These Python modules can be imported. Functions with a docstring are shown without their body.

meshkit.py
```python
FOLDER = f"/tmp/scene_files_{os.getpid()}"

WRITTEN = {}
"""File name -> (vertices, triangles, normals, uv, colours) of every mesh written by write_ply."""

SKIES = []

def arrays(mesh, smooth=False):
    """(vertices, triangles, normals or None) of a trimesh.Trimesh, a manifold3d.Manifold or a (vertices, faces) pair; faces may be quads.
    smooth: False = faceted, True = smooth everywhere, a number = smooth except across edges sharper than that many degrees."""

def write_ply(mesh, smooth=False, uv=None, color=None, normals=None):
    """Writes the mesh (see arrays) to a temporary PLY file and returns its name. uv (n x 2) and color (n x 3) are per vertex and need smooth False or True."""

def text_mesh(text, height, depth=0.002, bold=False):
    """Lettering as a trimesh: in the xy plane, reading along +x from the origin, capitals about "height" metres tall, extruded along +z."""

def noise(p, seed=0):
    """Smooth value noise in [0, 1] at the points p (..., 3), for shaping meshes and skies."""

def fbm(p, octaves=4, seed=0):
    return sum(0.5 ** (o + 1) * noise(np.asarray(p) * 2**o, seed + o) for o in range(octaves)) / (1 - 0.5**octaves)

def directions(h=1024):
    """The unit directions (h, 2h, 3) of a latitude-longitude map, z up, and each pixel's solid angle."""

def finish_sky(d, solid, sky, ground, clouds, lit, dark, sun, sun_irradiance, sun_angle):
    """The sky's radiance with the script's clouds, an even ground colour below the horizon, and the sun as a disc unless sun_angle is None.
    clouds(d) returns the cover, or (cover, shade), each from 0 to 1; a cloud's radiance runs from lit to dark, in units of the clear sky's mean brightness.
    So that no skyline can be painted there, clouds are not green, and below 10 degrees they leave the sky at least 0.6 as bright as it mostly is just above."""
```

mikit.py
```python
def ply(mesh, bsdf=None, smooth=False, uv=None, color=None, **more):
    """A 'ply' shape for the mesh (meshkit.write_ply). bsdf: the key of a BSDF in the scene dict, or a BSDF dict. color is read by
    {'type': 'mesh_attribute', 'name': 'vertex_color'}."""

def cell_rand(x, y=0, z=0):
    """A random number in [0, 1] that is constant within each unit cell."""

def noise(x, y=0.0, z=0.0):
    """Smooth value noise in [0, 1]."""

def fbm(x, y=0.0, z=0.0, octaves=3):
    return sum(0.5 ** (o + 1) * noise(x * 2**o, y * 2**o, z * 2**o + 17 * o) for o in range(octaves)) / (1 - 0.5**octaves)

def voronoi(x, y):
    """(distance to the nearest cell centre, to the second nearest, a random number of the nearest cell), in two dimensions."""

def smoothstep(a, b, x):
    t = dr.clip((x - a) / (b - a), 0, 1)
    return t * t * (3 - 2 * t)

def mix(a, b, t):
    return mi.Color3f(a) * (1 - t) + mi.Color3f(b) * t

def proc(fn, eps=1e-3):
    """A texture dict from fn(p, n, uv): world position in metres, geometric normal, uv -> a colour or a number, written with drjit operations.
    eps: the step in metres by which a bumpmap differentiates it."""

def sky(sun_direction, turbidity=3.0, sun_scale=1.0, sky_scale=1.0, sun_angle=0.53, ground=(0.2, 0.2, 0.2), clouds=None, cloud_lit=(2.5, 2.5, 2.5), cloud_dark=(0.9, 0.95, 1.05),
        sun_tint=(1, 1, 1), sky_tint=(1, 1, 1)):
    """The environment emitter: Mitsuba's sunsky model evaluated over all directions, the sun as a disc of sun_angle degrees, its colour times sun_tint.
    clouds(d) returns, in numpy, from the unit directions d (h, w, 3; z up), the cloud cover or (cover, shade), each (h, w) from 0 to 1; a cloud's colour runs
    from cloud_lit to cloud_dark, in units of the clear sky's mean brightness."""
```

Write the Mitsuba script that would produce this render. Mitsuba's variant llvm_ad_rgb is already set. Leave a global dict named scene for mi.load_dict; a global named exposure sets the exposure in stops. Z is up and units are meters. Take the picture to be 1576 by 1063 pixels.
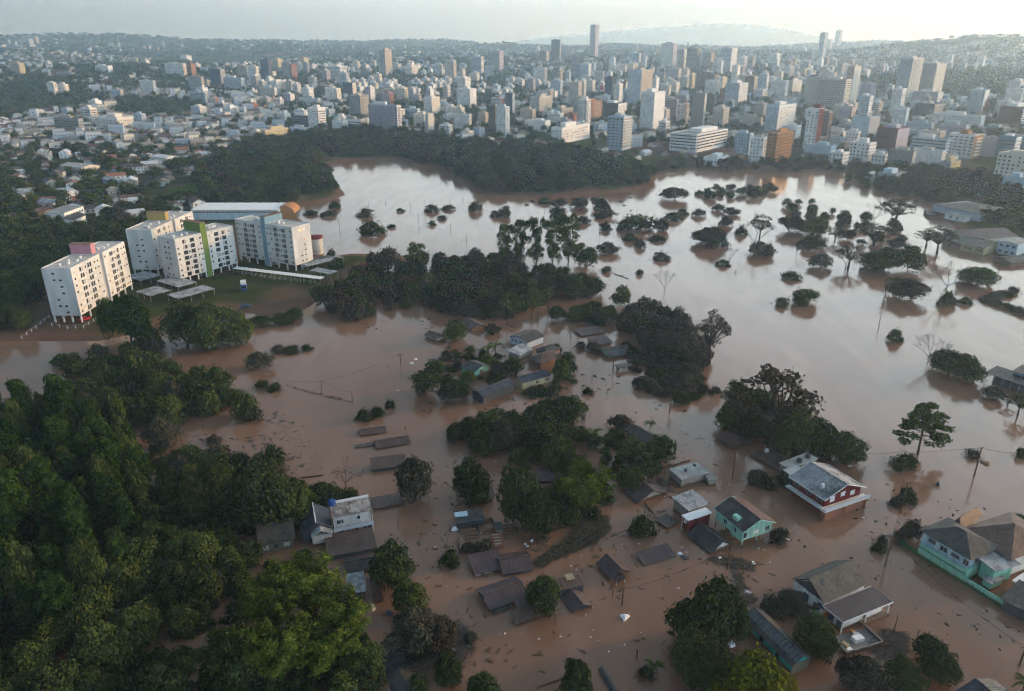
import math
import numpy as np
import trimesh
import shapely
import drjit as dr
import mitsuba as mi
import mikit
import meshkit
from mikit import ply, proc, noise, fbm, smoothstep, mix, cell_rand

T = mi.ScalarTransform4f
scene, labels = {}, {}
RNG = np.random.default_rng(7)

# ------------------------------------------------------------------ camera, sky, exposure
FPX, PITCH, CAMH = 1130.0, math.radians(22.0), 100.0        # focal length in photo pixels, downward tilt, height
FWD = np.array([0, math.cos(PITCH), -math.sin(PITCH)])
UPV = np.array([0, math.sin(PITCH), math.cos(PITCH)])
EYE = np.array([0, 0, CAMH])
scene['camera'] = {'type': 'perspective', 'fov': 2 * math.degrees(math.atan(788 / FPX)), 'fov_axis': 'x', 'near_clip': 1.0, 'far_clip': 30000.0,
                   'to_world': T().look_at(origin=EYE.tolist(), target=(EYE + FWD).tolist(), up=[0, 0, 1]), 'medium': {'type': 'ref', 'id': 'air'}}
exposure = 2.95
SUN_AZ, SUN_EL = math.radians(72.0), math.radians(12.0)     # azimuth to the right of the view direction


def cloud_cover(d):
    """thin bright overcast low down and towards the low sun, thicker and darker cloud overhead, more blue away from the sun"""
    n = meshkit.fbm(d * np.array([2.0, 2.0, 5.0]) + 3.1, 5, seed=4) - 0.5
    el = np.degrees(np.arcsin(np.clip(d[..., 2], -1, 1)))
    side = d[..., 0] * math.sin(SUN_AZ) + d[..., 1] * math.cos(SUN_AZ)
    t = np.clip((el - 6 - 14 * side + 20 * n) / 30 + 0.55 * np.clip(0.5 - side, 0, 1.2) + 0.34 * np.clip(1 - el / 4, 0, 1), 0, 1)
    return np.clip(0.88 + 0.4 * n + 0.10 * side, 0.55, 0.97), np.clip(t * t * (3 - 2 * t) + 0.3 * n, 0, 1)


scene['sky'] = mikit.sky([math.sin(SUN_AZ) * math.cos(SUN_EL), math.cos(SUN_AZ) * math.cos(SUN_EL), math.sin(SUN_EL)], turbidity=3.5,
                         sun_scale=0.9, sun_angle=8.0, sun_tint=(1.0, 0.965, 0.90), clouds=cloud_cover,
                         cloud_lit=(6.3, 7.8, 9.2), cloud_dark=(0.52, 0.76, 1.02), ground=(0.12, 0.11, 0.1))
scene['air'] = {'type': 'homogeneous', 'albedo': {'type': 'rgb', 'value': [0.80, 0.935, 1.0]},
                'sigma_t': {'type': 'rgb', 'value': [0.000135, 0.00016, 0.00019]}, 'phase': {'type': 'hg', 'g': 0.55}}
HAZE_TOP, FAR = 1120.0, 22600.0


# ------------------------------------------------------------------ projection helpers (photo pixel -> a point on a level plane)
def G(x, y, z=0.0):
    d = FWD + (x - 788) / FPX * np.array([1.0, 0, 0]) - (y - 531.5) / FPX * UPV
    return EYE + (z - CAMH) / d[2] * d


def proj(p):
    v = np.asarray(p, float) - EYE
    q = v @ FWD
    return np.stack([788 + FPX * v[..., 0] / q, 531.5 - FPX * (v @ UPV) / q], -1), q


def rise_to(p, ytop):
    """height above p whose picture lies at row ytop"""
    k = (531.5 - ytop) / FPX
    v = p - EYE
    return float((k * (v @ FWD) - v @ UPV) / (UPV[2] - k * FWD[2]))


# ------------------------------------------------------------------ mesh helpers
class MB:
    def __init__(self):
        self.v, self.f, self.n = [], [], 0

    def add(self, v, f):
        self.v.append(np.asarray(v, float)); self.f.append(np.asarray(f, int) + self.n); self.n += len(v)
        return self

    def quad(self, a, b, c, d):
        return self.add([a, b, c, d], [[0, 1, 2], [0, 2, 3]])

    def tri(self, a, b, c):
        return self.add([a, b, c], [[0, 1, 2]])

    def box(self, o, u, v, w):
        """box from corner o along the vectors u, v, w"""
        o, u, v, w = (np.asarray(x, float) for x in (o, u, v, w))
        if np.dot(np.cross(u, v), w) < 0:
            u, v = v, u
        p = [o, o + u, o + u + v, o + v]
        p += [x + w for x in p]
        return self.add(p, [[0, 2, 1], [0, 3, 2], [4, 5, 6], [4, 6, 7], [0, 1, 5], [0, 5, 4], [1, 2, 6], [1, 6, 5], [2, 3, 7], [2, 7, 6], [3, 0, 4], [3, 4, 7]])

    def tube(self, pts, rad, k=5):
        pts = np.asarray(pts, float); rad = np.broadcast_to(rad, len(pts)); rings = []
        for i, p in enumerate(pts):
            t = pts[min(i + 1, len(pts) - 1)] - pts[max(i - 1, 0)]
            t /= np.linalg.norm(t) + 1e-9
            a = np.cross(t, [0.3, 0.9, 0.2] if abs(t[1]) < 0.8 else [1, 0, 0]); a /= np.linalg.norm(a); b = np.cross(t, a)
            ang = np.arange(k) * 2 * np.pi / k
            rings.append(p + rad[i] * (np.cos(ang)[:, None] * a + np.sin(ang)[:, None] * b))
        f = []
        for i in range(len(pts) - 1):
            for j in range(k):
                a0, a1 = i * k + j, i * k + (j + 1) % k
                f += [[a0, a1, a1 + k], [a0, a1 + k, a0 + k]]
        f += [[0, j + 1, j] for j in range(1, k - 1)]
        m = (len(pts) - 1) * k
        f += [[m, m + j, m + j + 1] for j in range(1, k - 1)]
        return self.add(np.vstack(rings), f)

    def mesh(self):
        return np.vstack(self.v), np.vstack(self.f)


COUNT = {}


def newkey(name):
    n = COUNT.get(name, 0); COUNT[name] = n + 1
    return name if n == 0 else f'{name}_{n:03d}'


def thing(name, label, cat, group=None, kind=None):
    k = newkey(name)
    labels[k] = {'label': label, 'category': cat}
    if group: labels[k]['group'] = group
    if kind: labels[k]['kind'] = kind
    return k


def part(parent, name, mesh, mat, smooth=False, label=None, stuff=False):
    k = newkey(parent + '__' + name)
    scene[k] = ply(mesh.mesh() if isinstance(mesh, MB) else mesh, mat, smooth)
    if label or stuff:
        labels[k] = {**({'label': label} if label else {}), **({'kind': 'stuff'} if stuff else {})}
    return k


def structure(name, mesh, mat, label, smooth=False, kind='structure'):
    k = newkey(name)
    scene[k] = ply(mesh.mesh() if isinstance(mesh, MB) else mesh, mat, smooth)
    labels[k] = {'label': label, 'category': name.split('_')[-1], 'kind': kind}
    return k


# ------------------------------------------------------------------ materials
def rgb(*c):
    return {'type': 'rgb', 'value': list(c)}


def lin(r, g, b):
    return [float(x) for x in ((np.array([r, g, b]) / 255) ** 2.2)]


def diffuse(key, c):
    scene[key] = {'type': 'twosided', 'b': {'type': 'diffuse', 'reflectance': c if isinstance(c, dict) else rgb(*c)}}
    return key


def rough(key, c, r=0.5, metal=0.0, spec=0.5):
    scene[key] = {'type': 'twosided', 'b': {'type': 'principled', 'base_color': c if isinstance(c, dict) else rgb(*c), 'roughness': r, 'metallic': metal, 'specular': spec}}
    return key


def leaf_mat(key, a, b, c):
    """foliage: colour a to b from one crown to the next, paler young sprays c and darker old leaves in small clumps"""
    def fn(p, n, uv):
        t = noise(p.x * 0.13, p.y * 0.13, p.z * 0.06)
        s = noise(p.x * 1.1 + 7, p.y * 1.1, p.z * 1.1)
        base = mix(a, b, smoothstep(0.2, 0.8, t))
        return mix(base * (0.62 + 0.5 * s), c, smoothstep(0.62, 0.95, s) * 0.5)
    return diffuse(key, proc(fn))


leaf_mat('leaf_lush', (0.016, 0.036, 0.009), (0.030, 0.060, 0.013), (0.060, 0.10, 0.024))
leaf_mat('leaf_dark', (0.028, 0.043, 0.017), (0.052, 0.071, 0.024), (0.075, 0.10, 0.034))
leaf_mat('leaf_mid', (0.042, 0.062, 0.020), (0.078, 0.100, 0.029), (0.105, 0.13, 0.042))
leaf_mat('leaf_grey', (0.052, 0.053, 0.038), (0.085, 0.078, 0.055), (0.10, 0.088, 0.058))
leaf_mat('leaf_brown', (0.054, 0.043, 0.030), (0.084, 0.066, 0.043), (0.07, 0.08, 0.035))
leaf_mat('leaf_bamboo', (0.056, 0.086, 0.014), (0.100, 0.130, 0.022), (0.19, 0.21, 0.055))
leaf_mat('leaf_yellow', (0.09, 0.10, 0.012), (0.15, 0.14, 0.014), (0.20, 0.18, 0.03))
diffuse('bark', (0.055, 0.043, 0.035))
diffuse('bark_pale', (0.13, 0.115, 0.10))


def fn_water(p, n, uv):
    t = fbm(p.x * 0.012, p.y * 0.012, 1.3)
    s = fbm(p.x * 0.06 + 4 * t, p.y * 0.02, 5.0)
    u = noise(p.x * 0.22 + 3 * s, p.y * 0.05 + 2 * t, 3.0)
    return mix((0.174, 0.094, 0.060), (0.242, 0.142, 0.096), smoothstep(0.25, 0.75, 0.5 * t + 0.3 * s + 0.2 * u))


def fn_ripple(p, n, uv):
    t = noise(p.x * 0.35, p.y * 0.35) * 0.007 + noise(p.x * 1.3, p.y * 1.3, 2) * 0.0012
    return t * (0.35 + 0.65 * smoothstep(0.35, 0.65, noise(p.x * 0.015, p.y * 0.015, 8)))


scene['muddy_water'] = {'type': 'bumpmap', 'arbitrary': proc(fn_ripple, 0.05), 'scale': 1.0,
                        'b': {'type': 'roughplastic', 'diffuse_reflectance': proc(fn_water), 'int_ior': 1.33, 'alpha': 0.012, 'distribution': 'ggx'}}


def fn_ground(p, n, uv):
    a = fbm(p.x * 0.02, p.y * 0.02, 2.0)
    b = fbm(p.x * 0.15, p.y * 0.15, 5.0)
    grass = mix((0.030, 0.042, 0.014), (0.060, 0.066, 0.026), b)
    soil = mix((0.085, 0.052, 0.034), (0.12, 0.085, 0.06), b)
    mud = mix((0.12, 0.068, 0.045), (0.16, 0.10, 0.07), b)
    g = mix(grass, soil, smoothstep(0.52, 0.68, a))
    return mix(mud, g, smoothstep(0.5, 1.6, p.z + (b - 0.5)))


diffuse('earth', proc(fn_ground))

# ------------------------------------------------------------------ terrain, water, hills, haze
SHORE = [(-700, 560), (-200, 525), (0, 525), (150, 524), (215, 512), (260, 500), (300, 488), (345, 476), (400, 484), (450, 488), (480, 468), (520, 440), (560, 416), (600, 404), (640, 399),
         (640, 393), (590, 393), (545, 390), (500, 395), (478, 385), (470, 345), (440, 322), (500, 312), (530, 300), (505, 262), (490, 256), (540, 246), (600, 242), (650, 252),
         (690, 262), (705, 280), (735, 298), (850, 302), (960, 296), (1005, 285), (1012, 268), (1060, 262), (1200, 268), (1275, 262), (1330, 270), (1400, 298), (1440, 322),
         (1470, 348), (1490, 375), (1530, 392), (1640, 420)]
LAND = shapely.Polygon([tuple(G(x, y)[:2]) for x, y in SHORE] + [(3000, 420), (20000, 9000), (20000, 30000), (-20000, 30000), (-20000, 9000), (-3000, 260)])
WOODLAND = shapely.Polygon([tuple(G(x, y)[:2]) for x, y in [(-500, 1100), (-300, 720), (0, 660), (140, 650), (205, 670), (220, 740), (205, 850), (140, 950), (60, 1063), (0, 1300), (-400, 1400)]])
shapely.prepare(LAND); shapely.prepare(WOODLAND)


def terrain(x, y):
    x, y = np.asarray(x, float), np.asarray(y, float)
    pts = shapely.points(x, y)
    inside = shapely.contains(LAND, pts)
    d = shapely.distance(LAND.boundary, pts)
    z = np.where(inside, np.minimum(2.0, 0.14 * d + 0.05), -np.minimum(2.5, 0.10 * d + 0.02))
    win = shapely.contains(WOODLAND, pts)
    dw = shapely.distance(WOODLAND.boundary, pts)
    z = np.where(win, np.minimum(1.2, 0.08 * dw), z)
    dist = np.hypot(x, y * 1.0)
    far = np.clip(dist - 820, 0, None)
    roll = meshkit.fbm(np.stack([x * 0.0016, y * 0.0016, 0 * x], -1), 3, seed=3) - 0.5
    z = z + np.where(inside, 0.0235 * np.minimum(far, 3500) * np.clip(far / 500, 0, 1) + 0.005 * np.clip(far - 3500, 0, None) + roll * np.clip(far * 0.03, 0, 60), 0)
    s = x / np.maximum(y, 1)                                       # hills, by bearing and distance
    for (px, dd, wid, dep, hh) in HILLS:
        z = z + np.where(inside, hh * np.exp(-((x - px) / wid) ** 2 - ((y - dd) / dep) ** 2), 0)
    return z


HILLS = [(-2700, 5000, 1500, 800, 78), (-1150, 1750, 420, 500, 22), (2300, 3500, 620, 420, 70), (-1000, 6300, 1300, 800, 55), (900, 5600, 420, 400, 36), (-100, 5200, 260, 300, 30), (2900, 6400, 900, 500, 50), (4200, 4700, 900, 600, 40)]


def ground_z(x, y):
    return float(terrain(np.array([x]), np.array([y]))[0])


def on_ground(px, py, lift=0.0):
    """point of the terrain (or the water) that the photo shows at (px, py)"""
    d = G(px, py, 0.0) - EYE if py > 76 else FWD + (px - 788) / FPX * np.array([1.0, 0, 0]) - (py - 531.5) / FPX * UPV
    d = d / d[1]
    yy = np.geomspace(40, 9500, 700)
    p = EYE + yy[:, None] * d
    over = p[:, 2] - np.maximum(terrain(p[:, 0], p[:, 1]), 0)
    i = int(np.argmax(over <= 0))
    if over[i] > 0 or i == 0: return None
    f = over[i - 1] / (over[i - 1] - over[i])
    q = p[i - 1] + (p[i] - p[i - 1]) * f
    q[2] = max(ground_z(q[0], q[1]), 0.0) + lift
    return q


rows = np.concatenate([np.linspace(-60, 120, 30), 120 + 260 * (np.exp(np.linspace(0, 3.62, 330)[1:]) - 1)])
rows = rows[rows < 9800]
cols = np.linspace(-1.02, 1.02, 260)
gx, gy = (cols[None, :] * (rows[:, None] + 240)), np.repeat(rows[:, None], len(cols), 1)
gz = terrain(gx, gy)
gi = np.arange(gx.size).reshape(gx.shape)
gf = np.vstack([np.stack([gi[:-1, :-1], gi[:-1, 1:], gi[1:, 1:]], -1).reshape(-1, 3), np.stack([gi[:-1, :-1], gi[1:, 1:], gi[1:, :-1]], -1).reshape(-1, 3)])
structure('ground', (np.stack([gx, gy, gz], -1).reshape(-1, 3), gf), 'earth', 'earth and grass ground under the town and the flood', True)
wm = MB().quad([-700, -60, 0], [700, -60, 0], [1100, 1000, 0], [-1100, 1000, 0])
structure('flood_water', wm, 'muddy_water', 'brown flood water spread over the riverside neighbourhood')
# the far mountain ridge, one long sheet of slopes with real depth
mx = np.linspace(-19000, 19000, 220); my = np.linspace(17500, 22300, 26)
MX, MY = np.meshgrid(mx, my)
prof = (520 * np.exp(-((MX - 5900) / 2300) ** 2) + 380 * np.exp(-((MX - 2600) / 2700) ** 2) + 280 * np.exp(-((MX + 9500) / 6500) ** 2) + 480 * np.exp(-((MX - 14000) / 3700) ** 2))
MZ = 60 + (prof + 150 * (meshkit.fbm(np.stack([MX * 0.0005, MY * 0.0006, MX * 0], -1), 5, seed=9) - 0.5)) * np.exp(-((MY - 20200) / 1300) ** 2)
mi_ = np.arange(MX.size).reshape(MX.shape)
mf = np.vstack([np.stack([mi_[:-1, :-1], mi_[:-1, 1:], mi_[1:, 1:]], -1).reshape(-1, 3), np.stack([mi_[:-1, :-1], mi_[1:, 1:], mi_[1:, :-1]], -1).reshape(-1, 3)])
diffuse('far_slope', (0.035, 0.05, 0.03))
structure('hills', (np.stack([MX, MY, MZ], -1).reshape(-1, 3), mf), 'far_slope', 'hazy mountain ridge on the horizon', True)
scene['clear'] = {'type': 'null'}
scene['haze'] = {'type': 'cube', 'to_world': T().translate([0, FAR / 2 - 300, HAZE_TOP / 2 - 3]).scale([24000, FAR / 2 + 320, HAZE_TOP / 2 + 3]),
                 'bsdf': {'type': 'ref', 'id': 'clear'}, 'interior': {'type': 'ref', 'id': 'air'}}
labels['haze'] = {'label': 'pale haze in the air over the town', 'category': 'haze', 'kind': 'stuff'}

# ------------------------------------------------------------------ trees: unit meshes (height 1, width 1), scaled per tree
def leaves(rng, pts, nrm, size, up=0.25, jit=0.6, aspect=0.6):
    """one small bent quad per point, lying roughly along the clump's surface"""
    n = len(pts)
    nn = nrm + jit * rng.normal(size=(n, 3)) + np.array([0, 0, up])
    nn /= np.linalg.norm(nn, axis=1, keepdims=True)
    a = np.cross(nn, rng.normal(size=(n, 3))); a /= np.linalg.norm(a, axis=1, keepdims=True) + 1e-9
    b = np.cross(nn, a)
    s = (size * rng.uniform(0.6, 1.35, n))[:, None]
    v = np.stack([pts - a * s - b * s * aspect * 0.3, pts - b * s * aspect + nn * s * 0.25, pts + a * s, pts + b * s * aspect + nn * s * 0.2], 1)
    f = np.arange(n)[:, None, None] * 4 + np.array([[0, 1, 2], [0, 2, 3]])[None]
    return v.reshape(-1, 3), f.reshape(-1, 3)


def lobes_broad(rng, nl, flat=1.0, low=0.22, r=(0.11, 0.2), cone=0.0):
    """clump centres and radii of a rounded crown"""
    out = []
    for i in range(nl):
        u = rng.uniform(-0.55, 1); th = rng.uniform(0, 2 * np.pi); k = math.sqrt(max(0, 1 - u * u))
        rr = rng.uniform(0.72, 1.0) * (1 - cone * max(0, u)) * (1 + 0.18 * math.sin(2 * th + i % 3))
        c = np.array([0.36 * k * rr * math.cos(th), 0.36 * k * rr * math.sin(th), 0.56 + 0.30 * u * flat * rng.uniform(0.85, 1.05)])
        out.append((c, rng.uniform(*r) * (1 - 0.25 * max(0, u))))
    out.append((np.array([0, 0, 0.58]), 0.24))
    return [(c, q) for c, q in out if c[2] > low]


def crown_from(rng, lobes, n, size, up=0.25, jit=0.55, squash=0.8, fill=0.55):
    c = np.array([x[0] for x in lobes]); r = np.array([x[1] for x in lobes])
    w = r ** 2 / (r ** 2).sum()
    idx = rng.choice(len(lobes), n, p=w)
    d = rng.normal(size=(n, 3)); d[:, 2] = np.where(rng.random(n) < 0.7, np.abs(d[:, 2]), d[:, 2])
    d /= np.linalg.norm(d, axis=1, keepdims=True)
    bump = 0.86 + 0.28 * meshkit.noise(d * 3 + idx[:, None] * 5.0, 3)
    rad = r[idx] * bump * np.where(rng.random(n) < (0.13 if n > 2500 else 0.22), rng.uniform(1.0, 1.5 if n > 2500 else 1.65, n), rng.uniform(fill, 1.0, n) ** 0.4)
    p = c[idx] + d * rad[:, None] * np.array([1, 1, squash])
    return leaves(rng, p, d, size, up, jit)


def trunk_mesh(rng, lobes, r=0.022, fork=0.3, k=5, nb=6, lean=0.03):
    m = MB()
    top = np.array([rng.normal() * lean, rng.normal() * lean, fork])
    m.tube([[0, 0, -0.12], [top[0] * 0.4, top[1] * 0.4, fork * 0.55], top], [r * 1.3, r, r * 0.8], k)
    for i in rng.permutation(len(lobes))[:nb]:
        c = lobes[i][0]
        mid = (top + c) / 2 + np.array([0, 0, 0.02]) + rng.normal(size=3) * 0.015
        m.tube([top, mid, c], [r * 0.6, r * 0.4, r * 0.15], 4)
    return m.mesh()


def lobes_gum(rng, nl):
    return [(np.array([0.3 * math.cos(a) * q, 0.3 * math.sin(a) * q, z]), rng.uniform(0.075, 0.13))
            for a, q, z in zip(rng.uniform(0, 6.28, nl), rng.uniform(0.15, 1.15, nl), rng.uniform(0.2, 0.95, nl))]


def lobes_umbrella(rng, nl):
    out = []
    for _ in range(nl):
        a, q = rng.uniform(0, 6.28), math.sqrt(rng.uniform(0.02, 1))
        out.append((np.array([0.42 * q * math.cos(a), 0.42 * q * math.sin(a), 0.90 - 0.42 * q ** 2 + rng.normal() * 0.05]), rng.uniform(0.05, 0.1)))
    return out


def lobes_pine(rng):
    out = []
    for i, z in enumerate(np.linspace(0.36, 0.97, 11)):
        w = 0.46 * (1 - z) ** 0.62 + 0.05
        for a in rng.uniform(0, 6.28) + np.arange(5 if z < 0.85 else 2) * 1.26 + rng.normal(size=(5 if z < 0.85 else 2)) * 0.25:
            q = rng.uniform(0.55, 1.05) * w
            out.append((np.array([q * math.cos(a), q * math.sin(a), z + rng.normal() * 0.015 - 0.03]), rng.uniform(0.06, 0.095)))
    return out


def bare_mesh(rng, levels=5, spread=0.55, r0=0.02, umb=False):
    m = MB()

    def grow(p, d, length, r, lev):
        q = p + d * length
        m.tube([p, (p + q) / 2 + rng.normal(size=3) * length * 0.06, q], [r, r * 0.85, r * 0.65], 4 if lev < 2 else 3)
        if lev >= levels: return
        for _ in range(3 if lev in (0, 1, 3) else 2):
            nd = d + spread * rng.normal(size=3) * (1.0 if lev else 0.9)
            nd[2] = abs(nd[2]) * (0.55 if umb and lev > 1 else 0.9) + (0.02 if umb and lev > 1 else 0.12)
            nd /= np.linalg.norm(nd)
            grow(q, nd, length * rng.uniform(0.62, 0.86), max(r * 0.6, 0.0036), lev + 1)
    grow(np.array([0, 0, -0.1]), np.array([0.03, 0.02, 1.0]), 0.36, r0, 0)
    v, f = m.mesh()
    w = max(np.percentile(np.abs(v[:, 0]), 99), np.percentile(np.abs(v[:, 1]), 99))
    v[:, :2] *= 0.5 / w
    v[:, 2] = np.where(v[:, 2] > 0, v[:, 2] / np.percentile(v[:, 2], 99.5), v[:, 2])
    return v, f


def bamboo_parts(rng, nc, per, size):
    st, P, N = MB(), [], []
    for _ in range(nc):
        a = rng.uniform(0, 6.28); b = rng.uniform(0, 0.09); out = rng.uniform(0.1, 0.42); h = rng.uniform(0.62, 1.0)
        base = np.array([b * math.cos(a), b * math.sin(a), -0.05]); t = np.linspace(0, 1, 9)
        bend = np.stack([base[0] + out * math.cos(a) * t ** 2.2, base[1] + out * math.sin(a) * t ** 2.2, h * (t * 1.08 - 0.2 * t ** 4)], 1)
        st.tube(bend, np.linspace(0.006, 0.0015, 9), 4)
        k = rng.uniform(0.3, 1, per) ** 0.7
        c = np.stack([np.interp(k, t, bend[:, j]) for j in range(3)], 1)
        off = rng.normal(size=(per, 3)) * np.array([0.035, 0.035, 0.028]) * (1.2 - 0.4 * k)[:, None]
        off[:, 2] -= 0.012
        P.append(c + off); N.append(np.stack([np.cos(a) + 0 * k, np.sin(a) + 0 * k, 0.8 + 0 * k], 1) * 0.7 + off * 8)
    return st.mesh(), leaves(rng, np.vstack(P), np.vstack(N), size, 0.4, 0.6, 0.35)


def palm_parts(rng, nf=15):
    st, m = MB(), MB()
    st.tube([[0, 0, -0.1], [0.015, 0, 0.4], [0, 0, 0.8]], [0.03, 0.024, 0.02], 6)
    for i in range(nf):
        a = i * 2.4 + rng.normal() * 0.2; e = rng.uniform(-0.1, 1.1); t = np.linspace(0, 1, 7)
        d = np.array([math.cos(a), math.sin(a)])
        x = 0.48 * t * math.cos(e * 0.7); z = 0.8 + 0.36 * t * math.sin(e) - (0.26 - 0.1 * e) * t ** 2.2
        c = np.stack([d[0] * x, d[1] * x, z], 1); sd = np.array([-d[1], d[0], 0])
        for s in (1, -1):
            for j in range(6):
                w = 0.085 * math.sin(math.pi * (0.18 + 0.78 * t[j]))
                o = sd * s * w + np.array([d[0] * 0.05, d[1] * 0.05, -0.035])
                m.tri(c[j], c[j + 1], (c[j] + c[j + 1]) / 2 + o)
                m.tri(c[j], c[j] * 0.6 + c[j + 1] * 0.4, c[j] + o * 0.9)
    return st.mesh(), m.mesh()


SPECIES = {}       # name -> list of shapegroup keys
LEAFN = {0: (4600, 0.029), 1: (1500, 0.044), 2: (600, 0.062), 3: (140, 0.115)}


def species(name, mat, make, variants=2, lods=(0, 1, 2), barkmat='bark'):
    for lod in lods:
        for i in range(variants):
            rng = np.random.default_rng(1000 * len(SPECIES) + 10 * lod + i)
            tr, cr = make(rng, *LEAFN[lod])
            g = f'kind_{name}_{lod}_{i}'
            grp = {'type': 'shapegroup'}
            if tr is not None and lod < 3: grp['trunk'] = ply(tr, barkmat, False)
            if cr is not None: grp['crown'] = ply(cr, mat, False)
            scene[g] = grp
            SPECIES.setdefault((name, lod), []).append(g)


def mk_broad(nl=34, **kw):
    def f(rng, n, s):
        lb = lobes_broad(rng, nl if n > 1000 else max(9, nl // 3), **kw)
        if n <= 1000: lb = [(c, r * 1.5) for c, r in lb]
        return trunk_mesh(rng, lb), crown_from(rng, lb, n, s)
    return f


def mk_lush(rng, n, s):
    A = 1.9                                              # drawn at true proportions, then brought to unit height
    lb = []
    for i in range(44 if n > 1000 else 15):
        z = rng.uniform(0.28, 0.97) ** 0.85; w = 0.40 * (1 - max(0, z - 0.5) ** 1.4 * 2.1) * rng.uniform(0.55, 1.05); th = rng.uniform(0, 6.28)
        lb.append((np.array([w * math.cos(th), w * math.sin(th), z * A * 0.94]), rng.uniform(0.11, 0.21)))
    lb.append((np.array([0, 0, A * 0.55]), 0.3)); lb.append((np.array([0, 0, A * 0.75]), 0.24))
    v, f = crown_from(rng, lb, int(n * 1.3), s * 1.5, 0.3, 0.45, 0.8); v[:, 2] /= A
    return trunk_mesh(rng, [(c / [1, 1, A], r) for c, r in lb]), (v, f)


def mk_shrub(rng, n, s):
    A = 0.55
    lb = [(np.array([0.36 * q * math.cos(a), 0.36 * q * math.sin(a), 0.24 - 0.2 * q * q + rng.normal() * 0.05]), rng.uniform(0.08, 0.17))
          for a, q in zip(rng.uniform(0, 6.28, 17), np.sqrt(rng.uniform(0, 1, 17)))] + [(np.array([0.04, 0, 0.2]), 0.22)]
    m = MB()
    for _ in range(16):
        a, q = rng.uniform(0, 6.28), rng.uniform(0.25, 0.56)
        m.tube([[0, 0, -0.15], [0.5 * q * math.cos(a), 0.5 * q * math.sin(a), 0.25], [q * math.cos(a), q * math.sin(a), rng.uniform(0.3, 1.1)]], [0.012, 0.008, 0.002], 3)
    v, f = crown_from(rng, lb, int(n * 0.75), s * 0.95, 0.3, 0.9, 0.85); v[:, 2] /= A
    return m.mesh(), (v, f)


def mk_gum(rng, n, s):
    lb = lobes_gum(rng, 30 if n > 1000 else 14)
    return trunk_mesh(rng, lb, 0.018, 0.42, 5, 16), crown_from(rng, lb, int(n * 0.8), s * 0.95, 0.2, 0.9)


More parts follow.
